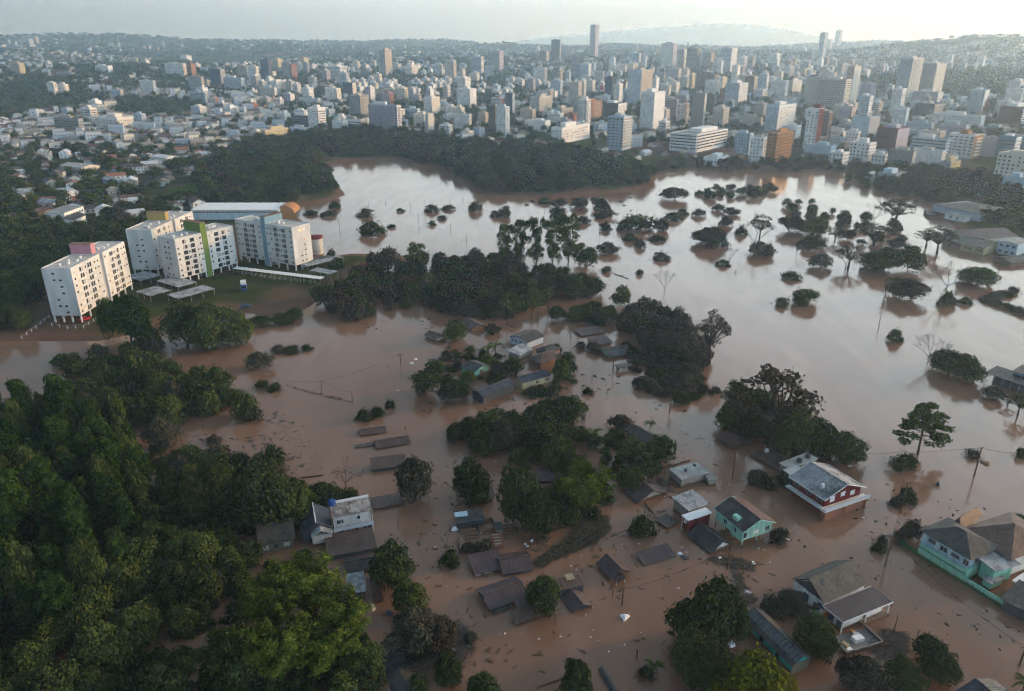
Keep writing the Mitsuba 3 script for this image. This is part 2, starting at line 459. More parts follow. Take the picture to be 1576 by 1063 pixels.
def mk_umb(rng, n, s):
    lb = lobes_umbrella(rng, 42)
    return trunk_mesh(rng, lb, 0.028, 0.36, 6, 26), crown_from(rng, lb, int(n * 0.34), s * 0.8, 0.4, 1.0, 0.5)


def mk_pine(rng, n, s):
    lb = lobes_pine(rng)
    m = MB(); m.tube([[0, 0, -0.1], [0.01, 0, 0.5], [0, 0, 0.97]], [0.019, 0.013, 0.004], 6)
    for c, r in lb: m.tube([[0, 0, c[2] - 0.04], c * [0.5, 0.5, 1] - [0, 0, 0.015], c], [0.006, 0.004, 0.002], 3)
    return m.mesh(), crown_from(rng, lb, n, s * 0.8, 0.5, 0.9, 0.42)


species('lush', 'leaf_lush', mk_lush, 3)
species('dark', 'leaf_dark', mk_broad(36), 3, (0, 1, 2, 3))
species('mid', 'leaf_mid', mk_broad(30), 3, (0, 1, 2, 3))
species('grey', 'leaf_grey', mk_broad(26, flat=0.9), 2)
species('brown', 'leaf_brown', mk_broad(24, flat=0.8), 2)
species('yellow', 'leaf_yellow', mk_broad(30), 1)
species('shrub', 'leaf_dark', mk_shrub, 5, (1, 2))
species('shrubgrey', 'leaf_grey', mk_shrub, 4, (1, 2))
species('gum', 'leaf_mid', mk_gum, 2, (0, 1), 'bark_pale')
species('umbrella', 'leaf_brown', mk_umb, 1, (0, 1))
species('umbrellagreen', 'leaf_dark', mk_umb, 1, (0, 1))
species('pine', 'leaf_mid', mk_pine, 1, (0,))
species('bamboo', 'leaf_bamboo', lambda rng, n, s: bamboo_parts(rng, 46, 150, 0.026), 2, (0,))
species('palm', 'leaf_mid', lambda rng, n, s: palm_parts(rng), 2, (1,))
for i in range(3):
    scene[f'kind_bare_{i}'] = {'type': 'shapegroup', 'branches': ply(bare_mesh(np.random.default_rng(50 + i), 5, 0.5, umb=i == 1), 'bark_pale' if i != 1 else 'bark')}
    SPECIES.setdefault(('bare', 1), []).append(f'kind_bare_{i}')
KEYNAME = {'lush': 'eucalyptus_tree', 'dark': 'broadleaf_tree', 'mid': 'broadleaf_tree', 'grey': 'broadleaf_tree', 'brown': 'broadleaf_tree', 'yellow': 'broadleaf_tree',
           'shrub': 'shrub', 'shrubgrey': 'shrub', 'gum': 'gum_tree', 'umbrella': 'umbrella_tree', 'umbrellagreen': 'umbrella_tree', 'pine': 'pine_tree', 'bamboo': 'bamboo_clump',
           'palm': 'palm_tree', 'bare': 'bare_tree'}
DESC = {'lush': 'lush tall', 'dark': 'dark green', 'mid': 'mid green', 'grey': 'grey green', 'brown': 'brownish muddy', 'yellow': 'yellow green', 'shrub': 'dark drowned',
        'shrubgrey': 'grey drowned', 'gum': 'tall open crowned', 'umbrella': 'thin flat topped', 'umbrellagreen': 'dark flat topped', 'pine': 'layered', 'bamboo': 'feathery',
        'palm': 'feather leaved', 'bare': 'leafless grey'}
PLANTED = []       # (key, kind, photo x, photo y, height) for the labels written at the end


def plant(kind, p, h, w, key=None, lod=None, rot=None):
    q = (np.asarray(p) - EYE) @ FWD
    if lod is None:
        app = max(h, w) * FPX / q
        lod = 0 if app > 52 else 1 if app > 17 else 2
    have = [l for l in (lod, lod + 1, lod - 1, 1, 0) if (kind, l) in SPECIES]
    gs = SPECIES[(kind, have[0])]
    g = gs[int(RNG.integers(len(gs)))]
    own = key is None
    if own and kind in ('dark', 'mid', 'grey', 'brown', 'yellow'):       # the lower limbs and the trunk stand in the flood or the undergrowth
        p = np.array([p[0], p[1], p[2] - 0.27 * h / 0.72]); h = h / 0.72
    key = key or newkey(KEYNAME[kind])
    scene[key] = {'type': 'instance', 'g': {'type': 'ref', 'id': g},
                  'to_world': T().translate([float(x) for x in p]).rotate([0, 0, 1], float(RNG.uniform(0, 360) if rot is None else rot)).scale([float(w), float(w * RNG.uniform(0.85, 1.1)), float(h)])}
    if own:
        xy, _ = proj(np.asarray(p) + np.array([0, 0, h * 0.55]))
        PLANTED.append((key, kind, xy[0], xy[1], h, w))
    return key


SNAGS = []


def plant_px(kind, x, yb, yt, wpx):
    """a tree from its foot row, top row and width in the photo"""
    p = on_ground(x, yb)
    h = max(0.8, rise_to(p, yt)); q = (p - EYE) @ FWD
    if x > 1000 and yb < 485 and kind in ('dark', 'mid'):
        h, wpx = h * .82, wpx * 1.15
        kind = kind if RNG.random() < .6 else 'grey' if RNG.random() < .5 else 'brown'
    if 'shrub' in kind:
        SNAGS.append((p[0], p[1], wpx * q / FPX))
        if RNG.random() < 0.38: kind = 'shrubgrey' if RNG.random() < .7 else 'grey'
    p = p - np.array([0, 0, 0.1])
    return plant(kind, p, h * (1.18 if 'shrub' in kind else 1), wpx * q / FPX * (1.1 if 'umb' not in kind and kind != 'bare' else 1))


def fill(poly, kinds, spacing, hr, wr, seed, avoid=(), wood=None):
    """trees spread through a region given by its outline in the photo"""
    rng = np.random.default_rng(seed)
    w = shapely.Polygon([tuple(G(x, y)[:2]) for x, y in poly]).buffer(0)
    x0, y0, x1, y1 = w.bounds
    pts = []
    for _ in range(int(6 * w.area / spacing ** 2)):
        c = np.array([rng.uniform(x0, x1), rng.uniform(y0, y1)])
        if not w.contains(shapely.Point(c)): continue
        if any(np.hypot(*(c - o)) < spacing * 0.82 for o in pts): continue
        if any(np.hypot(*(c - G(ax, ay)[:2])) < ar for ax, ay, ar in avoid): continue
        pts.append(c)
    for c in pts:
        k = kinds[int(rng.integers(len(kinds)))]
        h = rng.uniform(*hr)
        w_, z = h * rng.uniform(*wr), max(ground_z(*c), -0.6) - 0.1
        if wood is None: plant(k, [c[0], c[1], z], h, w_)
        else: plant(k, [c[0], c[1], z - 0.36 * h], h * 1.36, w_, f'{wood}__{c_of(wood):04d}')


def c_of(name):
    COUNT['#' + name] = COUNT.get('#' + name, 0) + 1
    return COUNT['#' + name]

# ------------------------------------------------------------------ building materials
for k, c in dict(w_white=(.74, .75, .75), w_cream=(.68, .64, .56), w_grey=(.36, .36, .37), w_blue=(.42, .49, .56), w_tan=(.47, .41, .34), w_brown=(.20, .135, .10), w_brick=(.27, .135, .10),
                 w_navy=(.07, .09, .14), w_dark=(.08, .085, .095), w_orange=(.36, .19, .09), w_sky=(.44, .58, .68), w_maroon=(.12, .035, .035), w_mint=(.24, .50, .40), w_lilac=(.42, .40, .46),
                 w_yellow=(.50, .43, .27), w_turq=(.05, .33, .29), w_concrete=(.27, .26, .24), w_olive=(.13, .12, .09), w_pink=(.44, .22, .25), w_green=(.14, .20, .065), w_teal=(.17, .28, .35),
                 w_amber=(.37, .27, .11), w_beige=(.50, .48, .43), w_stilt=(.30, .52, .44), trim=(.60, .61, .62), soffit=(.06, .055, .05), asphalt=(.06, .06, .062), paving=(.20, .19, .18), blue_plastic=(.03, .075, .23),
                 red_paint=(.42, .035, .035), wood=(.11, .075, .05), pale_wood=(.38, .31, .22), white_foam=(.78, .80, .84), green_base=(.04, .11, .055), wire=(.025, .022, .02)).items():
    diffuse(k, c)


def muddy(key, c):
    """a painted wall with rain streaks and the brown line that the flood left on it"""
    c = np.array(c)

    def fn(p, n, uv):
        st = noise(p.x * 1.7 + p.y * 1.7, p.x * 1.7 - p.y * 1.7, p.z * 0.25)
        line = p.z + 0.9 * fbm(p.x * 0.7, p.y * 0.7, p.z * 0.7) - 0.45
        base = mix([float(v) for v in c * 0.80], [float(v) for v in c * 1.04], smoothstep(0.15, 0.6, st))
        return mix((0.15, 0.09, 0.06), base, smoothstep(0.35, 0.95, line))
    diffuse(key, proc(fn))


for k_, c_ in dict(w_white=(.74, .75, .75), w_mint=(.24, .50, .40), w_stilt=(.30, .52, .44), w_turq=(.05, .33, .29), w_plaster=(.50, .51, .52), w_maroon=(.14, .035, .035), w_concrete=(.27, .26, .24), w_sky=(.44, .56, .64), w_beige=(.50, .48, .43)).items(): muddy(k_, c_)
rough('pane', (0.025, 0.03, 0.038), 0.12, 0, 0.6)
rough('pane_far', (0.05, 0.058, 0.07), 0.3, 0, 0.5)
rough('metal_light', (0.52, 0.54, 0.56), 0.45, 0.25)
rough('metal_pale', (0.62, 0.63, 0.63), 0.5, 0.15)


def roof_mat(key, a, b, r=0.55, f=1.0):
    def fn(p, n, uv):
        t = fbm(p.x * 0.55 * f, p.y * 0.55 * f, p.z * 0.4)
        q = noise(p.x * 3.1, p.y * 3.1, p.z * 3.1)
        return mix(a, b, smoothstep(0.3, 0.7, 0.72 * t + 0.28 * q))
    rough(key, proc(fn), r, 0, 0.4)


roof_mat('roof_mud', (0.060, 0.036, 0.029), (0.095, 0.058, 0.046))
roof_mat('roof_plum', (0.050, 0.034, 0.036), (0.078, 0.052, 0.052))
roof_mat('roof_dark', (0.028, 0.026, 0.025), (0.060, 0.054, 0.047))
roof_mat('roof_moss', (0.028, 0.031, 0.032), (0.064, 0.066, 0.063), 0.7, 1.6)
roof_mat('roof_stained', (0.10, 0.085, 0.08), (0.30, 0.28, 0.27), 0.8, 1.8)
roof_mat('roof_slate', (0.055, 0.062, 0.075), (0.11, 0.12, 0.135), 0.5)
roof_mat('roof_navy', (0.018, 0.022, 0.034), (0.040, 0.046, 0.060), 0.5)
roof_mat('roof_red', (0.066, 0.036, 0.029), (0.110, 0.060, 0.047))
roof_mat('roof_terra', (0.20, 0.075, 0.045), (0.28, 0.12, 0.07))
roof_mat('roof_zinc', (0.13, 0.14, 0.15), (0.34, 0.35, 0.36), 0.5)
roof_mat('roof_streak', (0.060, 0.063, 0.073), (0.30, 0.30, 0.32), 0.45, 0.7)
roof_mat('roof_slab', (0.26, 0.25, 0.235), (0.42, 0.41, 0.39), 0.8, 0.6)
ROOFS = ['roof_mud', 'roof_dark', 'roof_moss', 'roof_red', 'roof_terra', 'roof_zinc']


# ------------------------------------------------------------------ buildings
def frame(A, B, C, ze):
    """corner B and the two level unit directions and lengths of the rectangle that the photo shows as A, B, C at height ze"""
    a, b, c = (G(*q, ze) for q in (A, B, C))
    u, v = a - b, c - b
    l1, l2 = np.linalg.norm(u), np.linalg.norm(v)
    au, av = math.atan2(u[1], u[0]), math.atan2(v[1], v[0])
    d = (au - av + math.pi) % (2 * math.pi) - math.pi
    e = (math.copysign(math.pi / 2, d) - d) / 2
    au, av = au + e, av - e
    return b, np.array([math.cos(au), math.sin(au), 0]), np.array([math.cos(av), math.sin(av), 0]), l1, l2


def slope(m, p, tex, thick=0.1):
    """a roof slope from eave p0-p1 up to p3-p2, with tile courses or sheet ribs in relief"""
    p0, p1, p2, p3 = (np.asarray(q, float) for q in p)
    n = np.cross(p1 - p0, p3 - p0)
    if np.linalg.norm(n) < 1e-6: n = np.cross(p1 - p0, p2 - p0)
    n /= np.linalg.norm(n)
    if n[2] < 0: n = -n
    lo = [q - n * thick for q in (p0, p1, p2, p3)]
    m.quad(*lo)
    for i in range(4): m.quad((p0, p1, p2, p3)[i], (p0, p1, p2, p3)[(i + 1) % 4], lo[(i + 1) % 4], lo[i])
    run = max(np.linalg.norm(p3 - p0), np.linalg.norm(p2 - p1))
    if tex == 'tile':
        k = int(np.clip(run / 0.42, 3, 26))
        for i in range(k):
            t0, t1 = i / k, (i + 1) / k
            a, b = p0 + (p3 - p0) * t0, p1 + (p2 - p1) * t0
            c, d = p1 + (p2 - p1) * t1, p0 + (p3 - p0) * t1
            m.quad(a + n * 0.075, b + n * 0.075, c + n * 0.01, d + n * 0.01)
            m.quad(a, b, b + n * 0.075, a + n * 0.075)
    else:
        m.quad(p0, p1, p2, p3)
        wid = np.linalg.norm(p1 - p0)
        k = int(np.clip(wid / 0.85, 3, 40))
        for i in range(k + 1):
            t = np.clip(i / k, 0.006, 0.994)
            a, d = p0 + (p1 - p0) * t, p3 + (p2 - p3) * t
            e = (p1 - p0) / wid * 0.07
            m.quad(a - e + n * 0.06, a + e + n * 0.06, d + e + n * 0.06, d - e + n * 0.06)
            m.quad(a - e, a - e + n * 0.06, d - e + n * 0.06, d - e); m.quad(a + e + n * 0.06, a + e, d + e, d + e + n * 0.06)
    return m


def house(label, A, B, C, ze, rise=1.4, axis='AB', roof='roof_mud', wall='w_beige', kind='gable', tex='sheet', base=-1.3, inset=0.45, wins=(), trim=None, posts=False, cat='house',
          name=None, group=None, ridge=None, doors=(), floorz=None):
    b, e1, e2, l1, l2 = frame(A, B, C, ze)
    W = lambda s, t, z: b + e1 * s + e2 * t + np.array([0, 0, z - ze])
    key = thing(name or 'flooded_house', label, cat, group)
    m, top = MB(), ze + rise
    g1, g2 = 0.0, 0.0
    if kind == 'hip': g1 = g2 = min(l1, l2) * 0.48
    if kind in ('gable', 'hip'):
        if axis == 'AB':
            r0, r1 = W(g1, l2 / 2, top), W(l1 - g1, l2 / 2, top)
            slope(m, [W(0, 0, ze), W(l1, 0, ze), r1, r0], tex); slope(m, [W(l1, l2, ze), W(0, l2, ze), r0, r1], tex)
            if kind == 'hip': slope(m, [W(0, l2, ze), W(0, 0, ze), r0, r0], 'tile'); slope(m, [W(l1, 0, ze), W(l1, l2, ze), r1, r1], 'tile')
        else:
            r0, r1 = W(l1 / 2, g2, top), W(l1 / 2, l2 - g2, top)
            slope(m, [W(0, l2, ze), W(0, 0, ze), r0, r1], tex); slope(m, [W(l1, 0, ze), W(l1, l2, ze), r1, r0], tex)
            if kind == 'hip': slope(m, [W(0, 0, ze), W(l1, 0, ze), r0, r0], 'tile'); slope(m, [W(l1, l2, ze), W(0, l2, ze), r1, r1], 'tile')
    elif kind == 'shed':            # low edge along B-C
        slope(m, [W(0, l2, ze), W(0, 0, ze), W(l1, 0, top), W(l1, l2, top)], tex)
    else:
        slope(m, [W(0, l2, ze), W(0, 0, ze), W(l1, 0, ze + 0.05), W(l1, l2, ze + 0.05)], tex if kind == 'sheetflat' else 'none', 0.22)
    part(key, 'roof', m, roof)
    if kind in ('gable', 'hip') and rise > 0.7:
        mm = MB().tube([r0 + [0, 0, 0.06], r1 + [0, 0, 0.06]], 0.13, 5)
        part(key, 'ridge_cap', mm, ridge or roof)
    i = inset
    if wall:
        mw = MB(); zt = ze - 0.12
        fl = base if floorz is None else floorz
        mw.box(W(i, i, fl), e1 * (l1 - 2 * i), e2 * (l2 - 2 * i), [0, 0, zt - fl])
        if kind == 'gable':
            if axis == 'AB':
                h = rise * (1 - 2 * i / l2) - 0.02
                for s in (i, l1 - i):
                    mw.tri(W(s, i, zt), W(s, l2 - i, zt), W(s, l2 / 2, zt + h))
            else:
                h = rise * (1 - 2 * i / l1) - 0.02
                for t in (i, l2 - i):
                    mw.tri(W(i, t, zt), W(l1 - i, t, zt), W(l1 / 2, t, zt + h))
        if kind == 'shed':
            mw.quad(W(l1 - i, i, zt), W(l1 - i, l2 - i, zt), W(l1 - i, l2 - i, top - 0.2), W(l1 - i, i, top - 0.2))
            for t in (i, l2 - i): mw.tri(W(i, t, zt), W(l1 - i, t, zt), W(l1 - i, t, top - 0.2))
        part(key, 'wall', mw, wall)
    for (side, f, z, w, h, mat) in wins:        # side 'a': the wall under A-B, side 'c': the wall under B-C
        L, e, o = (l1, e1, -e2) if side == 'a' else (l2, e2, -e1)
        c = b + e * (f * L) + o * (-i) + np.array([0, 0, z - ze])
        mm = MB().box(c - e * w / 2 - [0, 0, h / 2] - o * 0.1, e * w, o * 0.13, [0, 0, h])
        wk = part(key, 'window', mm, mat)
        if w > 0.9 and mat == 'pane':
            fr = MB()
            for q in (-w / 2, -0.03, w / 2 - 0.06): fr.box(c + e * q - [0, 0, h / 2] + o * 0.032, e * 0.06, o * 0.04, [0, 0, h])
            part(wk, 'frame', fr, 'trim')
    for (side, f, w, z0, z1, mat) in doors:
        L, e, o = (l1, e1, -e2) if side == 'a' else (l2, e2, -e1)
        c = b + e * (f * L) + o * (-i) + np.array([0, 0, z0 - ze])
        part(key, 'door', MB().box(c - e * w / 2 - o * 0.1, e * w, o * 0.12, [0, 0, z1 - z0]), mat)
    if trim:
        mt = MB()
        for p, q in (((0, 0), (l1, 0)), ((0, 0), (0, l2)), ((l1, 0), (l1, l2)), ((0, l2), (l1, l2))):
            if kind == 'gable' and ((axis == 'AB') == (p[0] == q[0])):
                mid = W((p[0] + q[0]) / 2, (p[1] + q[1]) / 2, top)
                mt.tube([W(*p, ze), mid], 0.12, 4); mt.tube([mid, W(*q, ze)], 0.12, 4)
            else: mt.tube([W(*p, ze), W(*q, ze)], 0.12, 4)
        part(key, 'fascia', mt, trim)
    if posts:
        nn = max(2, int(l1 / 3.2)); n2 = max(2, int(l2 / 3.2)); zt = (floorz if floorz is not None else ze) - 0.06
        for s in np.linspace(i + 0.15, l1 - i - 0.15, nn + 1):
            for t in np.linspace(i + 0.15, l2 - i - 0.15, n2 + 1):
                if s > i + 0.2 and t > i + 0.2 and s < l1 - i - 0.2 and t < l2 - i - 0.2: continue
                part(key, 'post', MB().box(W(s - 0.11, t - 0.11, -1.5), e1 * 0.22, e2 * 0.22, [0, 0, zt + 1.5]), posts)
    return key, W, (e1, e2, l1, l2)


def pitem(name, label, cat, build, mat, group=None):
    """a small thing of one mesh"""
    key = thing(name, label, cat, group)
    m = MB(); build(m)
    scene[key] = ply(m.mesh(), mat, False)
    return key


# ------------------------------------------------------------------ the apartment blocks on stilts
def apartment(label, F, R, L, core, zt, zg, longdir, corecol, corefront, top_h, seed):
    """F, R, L: front, right and left corners of the roof in the photo, at height zt; longdir 'R' or 'L' is the long side with the two wings"""
    rng = np.random.default_rng(seed)
    b, eR, eL, lR, lL = frame(R, F, L, zt)
    e, o, ln, dp = (eR, eL, lR, lL) if longdir == 'R' else (eL, eR, lL, lR)
    key = thing('apartment_block', label, 'apartment building', 'apartment blocks on stilts')
    P = lambda s, t, z: b + e * s + o * t + np.array([0, 0, z - zt])
    zf = zg + 2.7; fh = (zt - 0.5 - zf) / 7
    c0, c1 = core[0] * ln, core[1] * ln
    for (s0, s1) in ((0, c0), (c1, ln)):
        w = part(key, 'wing', MB().box(P(s0, 0, zf), e * (s1 - s0), o * dp, [0, 0, zt - zf]), 'w_apart')
        m = MB()
        for (a0, a1, t0, t1) in ((s0, s1, 0, 0.25), (s0, s1, dp - 0.25, dp), (s0, s0 + 0.25, 0.25, dp - 0.25), (s1 - 0.25, s1, 0.25, dp - 0.25)):
            m.box(P(a0, t0, zt), e * (a1 - a0), o * (t1 - t0), [0, 0, 0.45])
        part(w, 'parapet', m, 'w_apart')
        part(w, 'roof', MB().box(P(s0 + 0.25, 0.25, zt + 0.02), e * (s1 - s0 - 0.5), o * (dp - 0.5), [0, 0, 0.08]), 'roof_slab')
        for k in range(5):
            s, t = rng.uniform(s0 + 2, s1 - 2), dp * rng.uniform(0.3, 0.6)
            part(w, 'water_tank', MB().tube([P(s, t, zt + 0.1), P(s, t, zt + 1.0)], 0.62, 8), 'trim')
        for s in np.linspace(s0 + 0.4, s1 - 0.4, 4):
            for t in np.linspace(0.4, dp - 0.4, 4):
                if 0.5 < t < dp - 0.5 and s0 + 0.5 < s < s1 - 0.5: continue
                part(key, 'column', MB().box(P(s - 0.25, t - 0.25, zg - 0.5), e * 0.5, o * 0.5, [0, 0, zf - zg + 0.5]), 'trim')
        W = s1 - s0
        sets = [(0.08, 0.9, 0.8), (0.30, 1.1, 1.7), (0.375, 1.1, 1.7), (0.48, 0.8, 0.9), (0.585, 1.1, 1.7), (0.66, 1.1, 1.7), (0.81, 0.9, 0.7), (0.93, 0.9, 0.7)]
        for fl in range(7):
            z = zf + fh * (fl + 0.52)
            for (f, ww, hh) in sets:
                if ww < 1 and rng.random() < 0.35: continue
                lit = 'pane' if rng.random() < 0.84 else 'w_grey'
                for t, dr_ in ((0, -1), (dp, 1)):
                    c = P(s0 + f * W, t, z)
                    part(key, 'window', MB().box(c - e * ww / 2 - [0, 0, hh / 2] - o * 0.05, e * ww, o * 0.1, [0, 0, hh]), lit)
            band = MB()
            for f0, f1 in ((0.14, 0.25), (0.72, 0.78)):
                for t in (0, dp): band.box(P(s0 + f0 * W, t - 0.03, z - 0.6), e * (f1 - f0) * W, o * 0.06, [0, 0, 1.1])
            part(key, 'panel', band, 'w_panel', stuff=True)
    for s in (0, ln):
        for fl in range(7):
            z = zf + fh * (fl + 0.52)
            for f in (0.42, 0.64):
                if rng.random() < 0.3: continue
                c = P(s, dp * f, z)
                part(key, 'window', MB().box(c - o * 0.55 - [0, 0, 0.35] - e * 0.05, o * 1.1, e * 0.1, [0, 0, 0.7]), 'pane')
    rec = 0.9 if corefront == 'w_grey' else -0.15
    part(key, 'stair_core', MB().box(P(c0, rec, zg - 0.5), e * (c1 - c0), o * (dp - 2 * rec), [0, 0, zt + 0.3 - zg + 0.5]), corefront)
    back = 0.02 if corefront != 'w_grey' else 0.22
    m = MB().box(P(c0 - 0.1, dp * back + (0 if back > 0.1 else rec - 0.02), zt + 0.3), e * (c1 - c0 + 0.2), o * (dp * (0.98 - back)), [0, 0, top_h])
    tk = part(key, 'stair_top', m, corecol)
    part(tk, 'cap', MB().box(P(c0 - 0.2, dp * back - 0.1 + (0 if back > 0.1 else rec), zt + 0.3 + top_h), e * (c1 - c0 + 0.4), o * (dp * (0.98 - back) + 0.2), [0, 0, 0.15]), 'w_brown')
    return key


def fn_apart(p, n, uv):
    t = fbm(p.x * 0.3, p.y * 0.3, p.z * 0.08)
    return mix((0.46, 0.475, 0.48), (0.57, 0.58, 0.575), smoothstep(0.3, 0.7, t))


diffuse('w_apart', proc(fn_apart)); diffuse('w_panel', (0.60, 0.57, 0.50))
apartment('white stilted block with the pink stair top, leftmost and nearest of the four', (108.2, 414.2), (197.8, 372.8), (61.9, 414.8), (0.49, 0.56), 23.2, 2.0, 'R', 'w_pink', 'w_grey', 4.2, 1)
apartment('white stilted block with the orange yellow stair top, behind the others', (232.3, 354.8), (297.6, 325.9), (192.7, 354.4), (0.47, 0.535), 23.2, 2.0, 'R', 'w_amber', 'w_grey', 4.0, 2)
apartment('white stilted block with the green stair core, middle of the four', (268.5, 369.2), (359.0, 348.2), (241.6, 364.2), (0.44, 0.53), 22.4, 2.0, 'R', 'w_green', 'w_green', 4.4, 3)
apartment('bluish stilted block with a plain cream end wall, nearest the lake', (448.7, 351.4), (476.8, 344.0), (360.0, 338.3), (0.46, 0.53), 22.6, 2.0, 'L', 'w_teal', 'w_teal', 3.2, 4)


def canopy(label, A, B, C, z, mat='roof_zinc', zg=1.9, group=None):
    b, e1, e2, l1, l2 = frame(A, B, C, z)
    key = thing('canopy', label, 'canopy', group)
    m = MB(); slope(m, [b + e2 * l2, b, b + e1 * l1 + [0, 0, 0.25], b + e1 * l1 + e2 * l2 + [0, 0, 0.25]], 'sheet', 0.08)
    part(key, 'roof', m, mat)
    for s in np.linspace(0.3, l1 - 0.3, max(2, int(l1 / 5) + 1)):
        for t in np.linspace(0.3, l2 - 0.3, max(2, int(l2 / 5) + 1)):
            p = b + e1 * s + e2 * t
            part(key, 'post', MB().box([p[0] - 0.07, p[1] - 0.07, zg - 0.4], [0.14, 0, 0], [0, 0.14, 0], [0, 0, z - zg + 0.35]), 'w_grey')
    return key


canopy('grey carport roof in front of the green cored block', (241, 432.5), (274, 442), (303.2, 433.8), 4.6)
canopy('pale square carport right of the pink topped block', (211.7, 448.4), (230.8, 455.4), (261.3, 445.9), 4.6)
canopy('long pale carport, lowest of the three before the blocks', (261.3, 452.9), (274, 459.8), (324.8, 442.7), 4.6)
canopy('long narrow white walkway roof in front of the cream ended block', (499, 426.5), (493.5, 429.5), (366, 410), 4.8, 'metal_pale')
canopy('small blue grey carport near the lake shore', (480.5, 415.4), (509, 421.7), (518, 416.7), 4.6)
canopy('narrow grey walkway roof right of the cream ended block', (523, 393), (529, 396), (484, 412), 4.6)
canopy('dark grey roof behind the cream ended block', (509, 392.5), (512, 395), (484, 402), 4.8, 'roof_dark')
canopy('pale blue roof under the orange topped block', (205, 423), (216, 432), (238, 422), 4.6)

# silo, arched hall, truck
key = thing('silo', 'stained white round silo with a dark red rim by the lake', 'silo')
p = on_ground(489, 391)
part(key, 'body', MB().tube([p - [0, 0, 0.5], p + [0, 0, 8.6]], 3.1, 20), 'w_beige', 40)
part(key, 'rim', MB().tube([p + [0, 0, 8.6], p + [0, 0, 9.7]], 3.35, 20), 'w_maroon', 40)
part(key, 'band', MB().tube([p + [0, 0, 2.2], p + [0, 0, 2.5]], 3.16, 20), 'w_concrete', 40)
key = thing('arched_hall', 'long pale hall with a white roof edge and an orange striped arched end', 'hall')
b0, b1 = on_ground(445, 340), on_ground(297, 338)
ax = (b1 - b0) / np.linalg.norm(b1 - b0); ax[2] = 0; sd = np.array([-ax[1], ax[0], 0]); sd = sd * (-1 if sd[1] < 0 else 1)
LH = np.linalg.norm(b1 - b0)
part(key, 'wall', MB().box(b0 + ax * 6 - [0, 0, 0.5], ax * (LH - 6), sd * 22, [0, 0, 6.6]), 'w_sky')
part(key, 'roof', MB().box(b0 + ax * 5.7 - sd * 0.3 + [0, 0, 6.1], ax * (LH - 5.4), sd * 22.6, [0, 0, 1.0]), 'metal_pale')
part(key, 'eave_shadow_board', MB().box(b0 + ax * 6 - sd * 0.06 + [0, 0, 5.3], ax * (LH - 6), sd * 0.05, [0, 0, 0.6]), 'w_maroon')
m = MB(); R_ = 5.6; cen = b0 + ax * 3 + sd * 4
for i in range(14):
    a0, a1 = math.pi * i / 14, math.pi * (i + 1) / 14
    q = [cen + d_ * R_ * math.cos(a) + np.array([0, 0, 4.0 + R_ * 0.8 * math.sin(a)]) + f for a in (a0, a1) for d_ in (-ax * 1.0,) for f in (0 * sd, sd * 14)]
    m.quad(q[0], q[1], q[3], q[2]); m.tri(q[0], q[2], cen + [0, 0, 4.0])
    m.quad(q[0] * 1, q[2] * 1, [q[2][0], q[2][1], 1.0], [q[0][0], q[0][1], 1.0])
part(key, 'arch', m, 'w_orange')
for i in range(1, 13, 2):
    a = math.pi * (i + 0.5) / 14; q = cen - ax * R_ * math.cos(a) + np.array([0, 0, 4.0 + R_ * 0.8 * math.sin(a)])
    part(key, 'rib', MB().tube([q - sd * 0.05 + [0, 0, 0.08], q + sd * 14], 0.16, 4), 'w_brick')
p = on_ground(376, 447)
key = thing('truck', 'small parked truck with white box and blue front before the blocks', 'truck')
e_, f_ = np.array([0.35, -0.94, 0]), np.array([0.94, 0.35, 0])
part(key, 'box', MB().box(p + [0, 0, 0.9] - f_ * 1.2 - e_ * 5, f_ * 2.4, e_ * 4.6, [0, 0, 2.6]), 'trim')
ck = part(key, 'cab', MB().box(p + [0, 0, 0.6] - f_ * 1.1 - e_ * 0.35, f_ * 2.2, e_ * 1.9, [0, 0, 2.0]), 'blue_plastic')
part(ck, 'windscreen', MB().box(p + [0, 0, 1.6] - f_ * 0.95 + e_ * 1.5, f_ * 1.9, e_ * 0.1, [0, 0, 0.8]), 'pane')
for s in (-1.1, 0.9):
    for t in (-4.2, 0.6): part(key, 'wheel', MB().tube([p + f_ * s + e_ * t + [0, 0, 0.45], p + f_ * (s + 0.25) + e_ * t + [0, 0, 0.45]], 0.45, 10), 'w_dark')


def car(label, px, py, yaw, mat):
    p = on_ground(px, py)
    key = thing('car', label, 'car'); c, s = math.cos(yaw), math.sin(yaw); e, f = np.array([c, s, 0]), np.array([-s, c, 0])
    P = lambda x, y, z: p + e * x + f * y + np.array([0, 0, z])
    prof = [(-2.1, .35), (-2.1, .85), (-1.3, .95), (-0.9, 1.45), (0.6, 1.45), (1.2, .95), (2.1, .8), (2.1, .35)]
    m = MB()
    for i in range(8): m.quad(P(prof[i][0], -.85, prof[i][1]), P(prof[(i + 1) % 8][0], -.85, prof[(i + 1) % 8][1]), P(prof[(i + 1) % 8][0], .85, prof[(i + 1) % 8][1]), P(prof[i][0], .85, prof[i][1]))
    for y in (-.85, .85):
        for i in range(1, 7): m.tri(P(prof[0][0], y, prof[0][1]), P(prof[i][0], y, prof[i][1]), P(prof[i + 1][0], y, prof[i + 1][1]))
    part(key, 'body', m, mat)
    part(key, 'window', MB().box(P(-0.85, -.88, 1.0), e * 1.6, f * 1.76, [0, 0, 0.36]), 'pane')
    for x in (-1.3, 1.3):
        for y in (-.86, .7): part(key, 'wheel', MB().tube([P(x, y, .32), P(x, y + .16, .32)], .32, 9), 'w_dark')


car('red car under the pink topped apartment block', 131, 493, 0.9, 'red_paint')
car('white car under the cream ended block, nearer the walkway', 470, 411, 0.3, 'trim')
car('white car beside the cream ended block, nearer the lake', 489, 404, 0.3, 'trim')
car('dark blue car on the muddy lot below the truck', 378, 473, 0.4, 'w_navy')


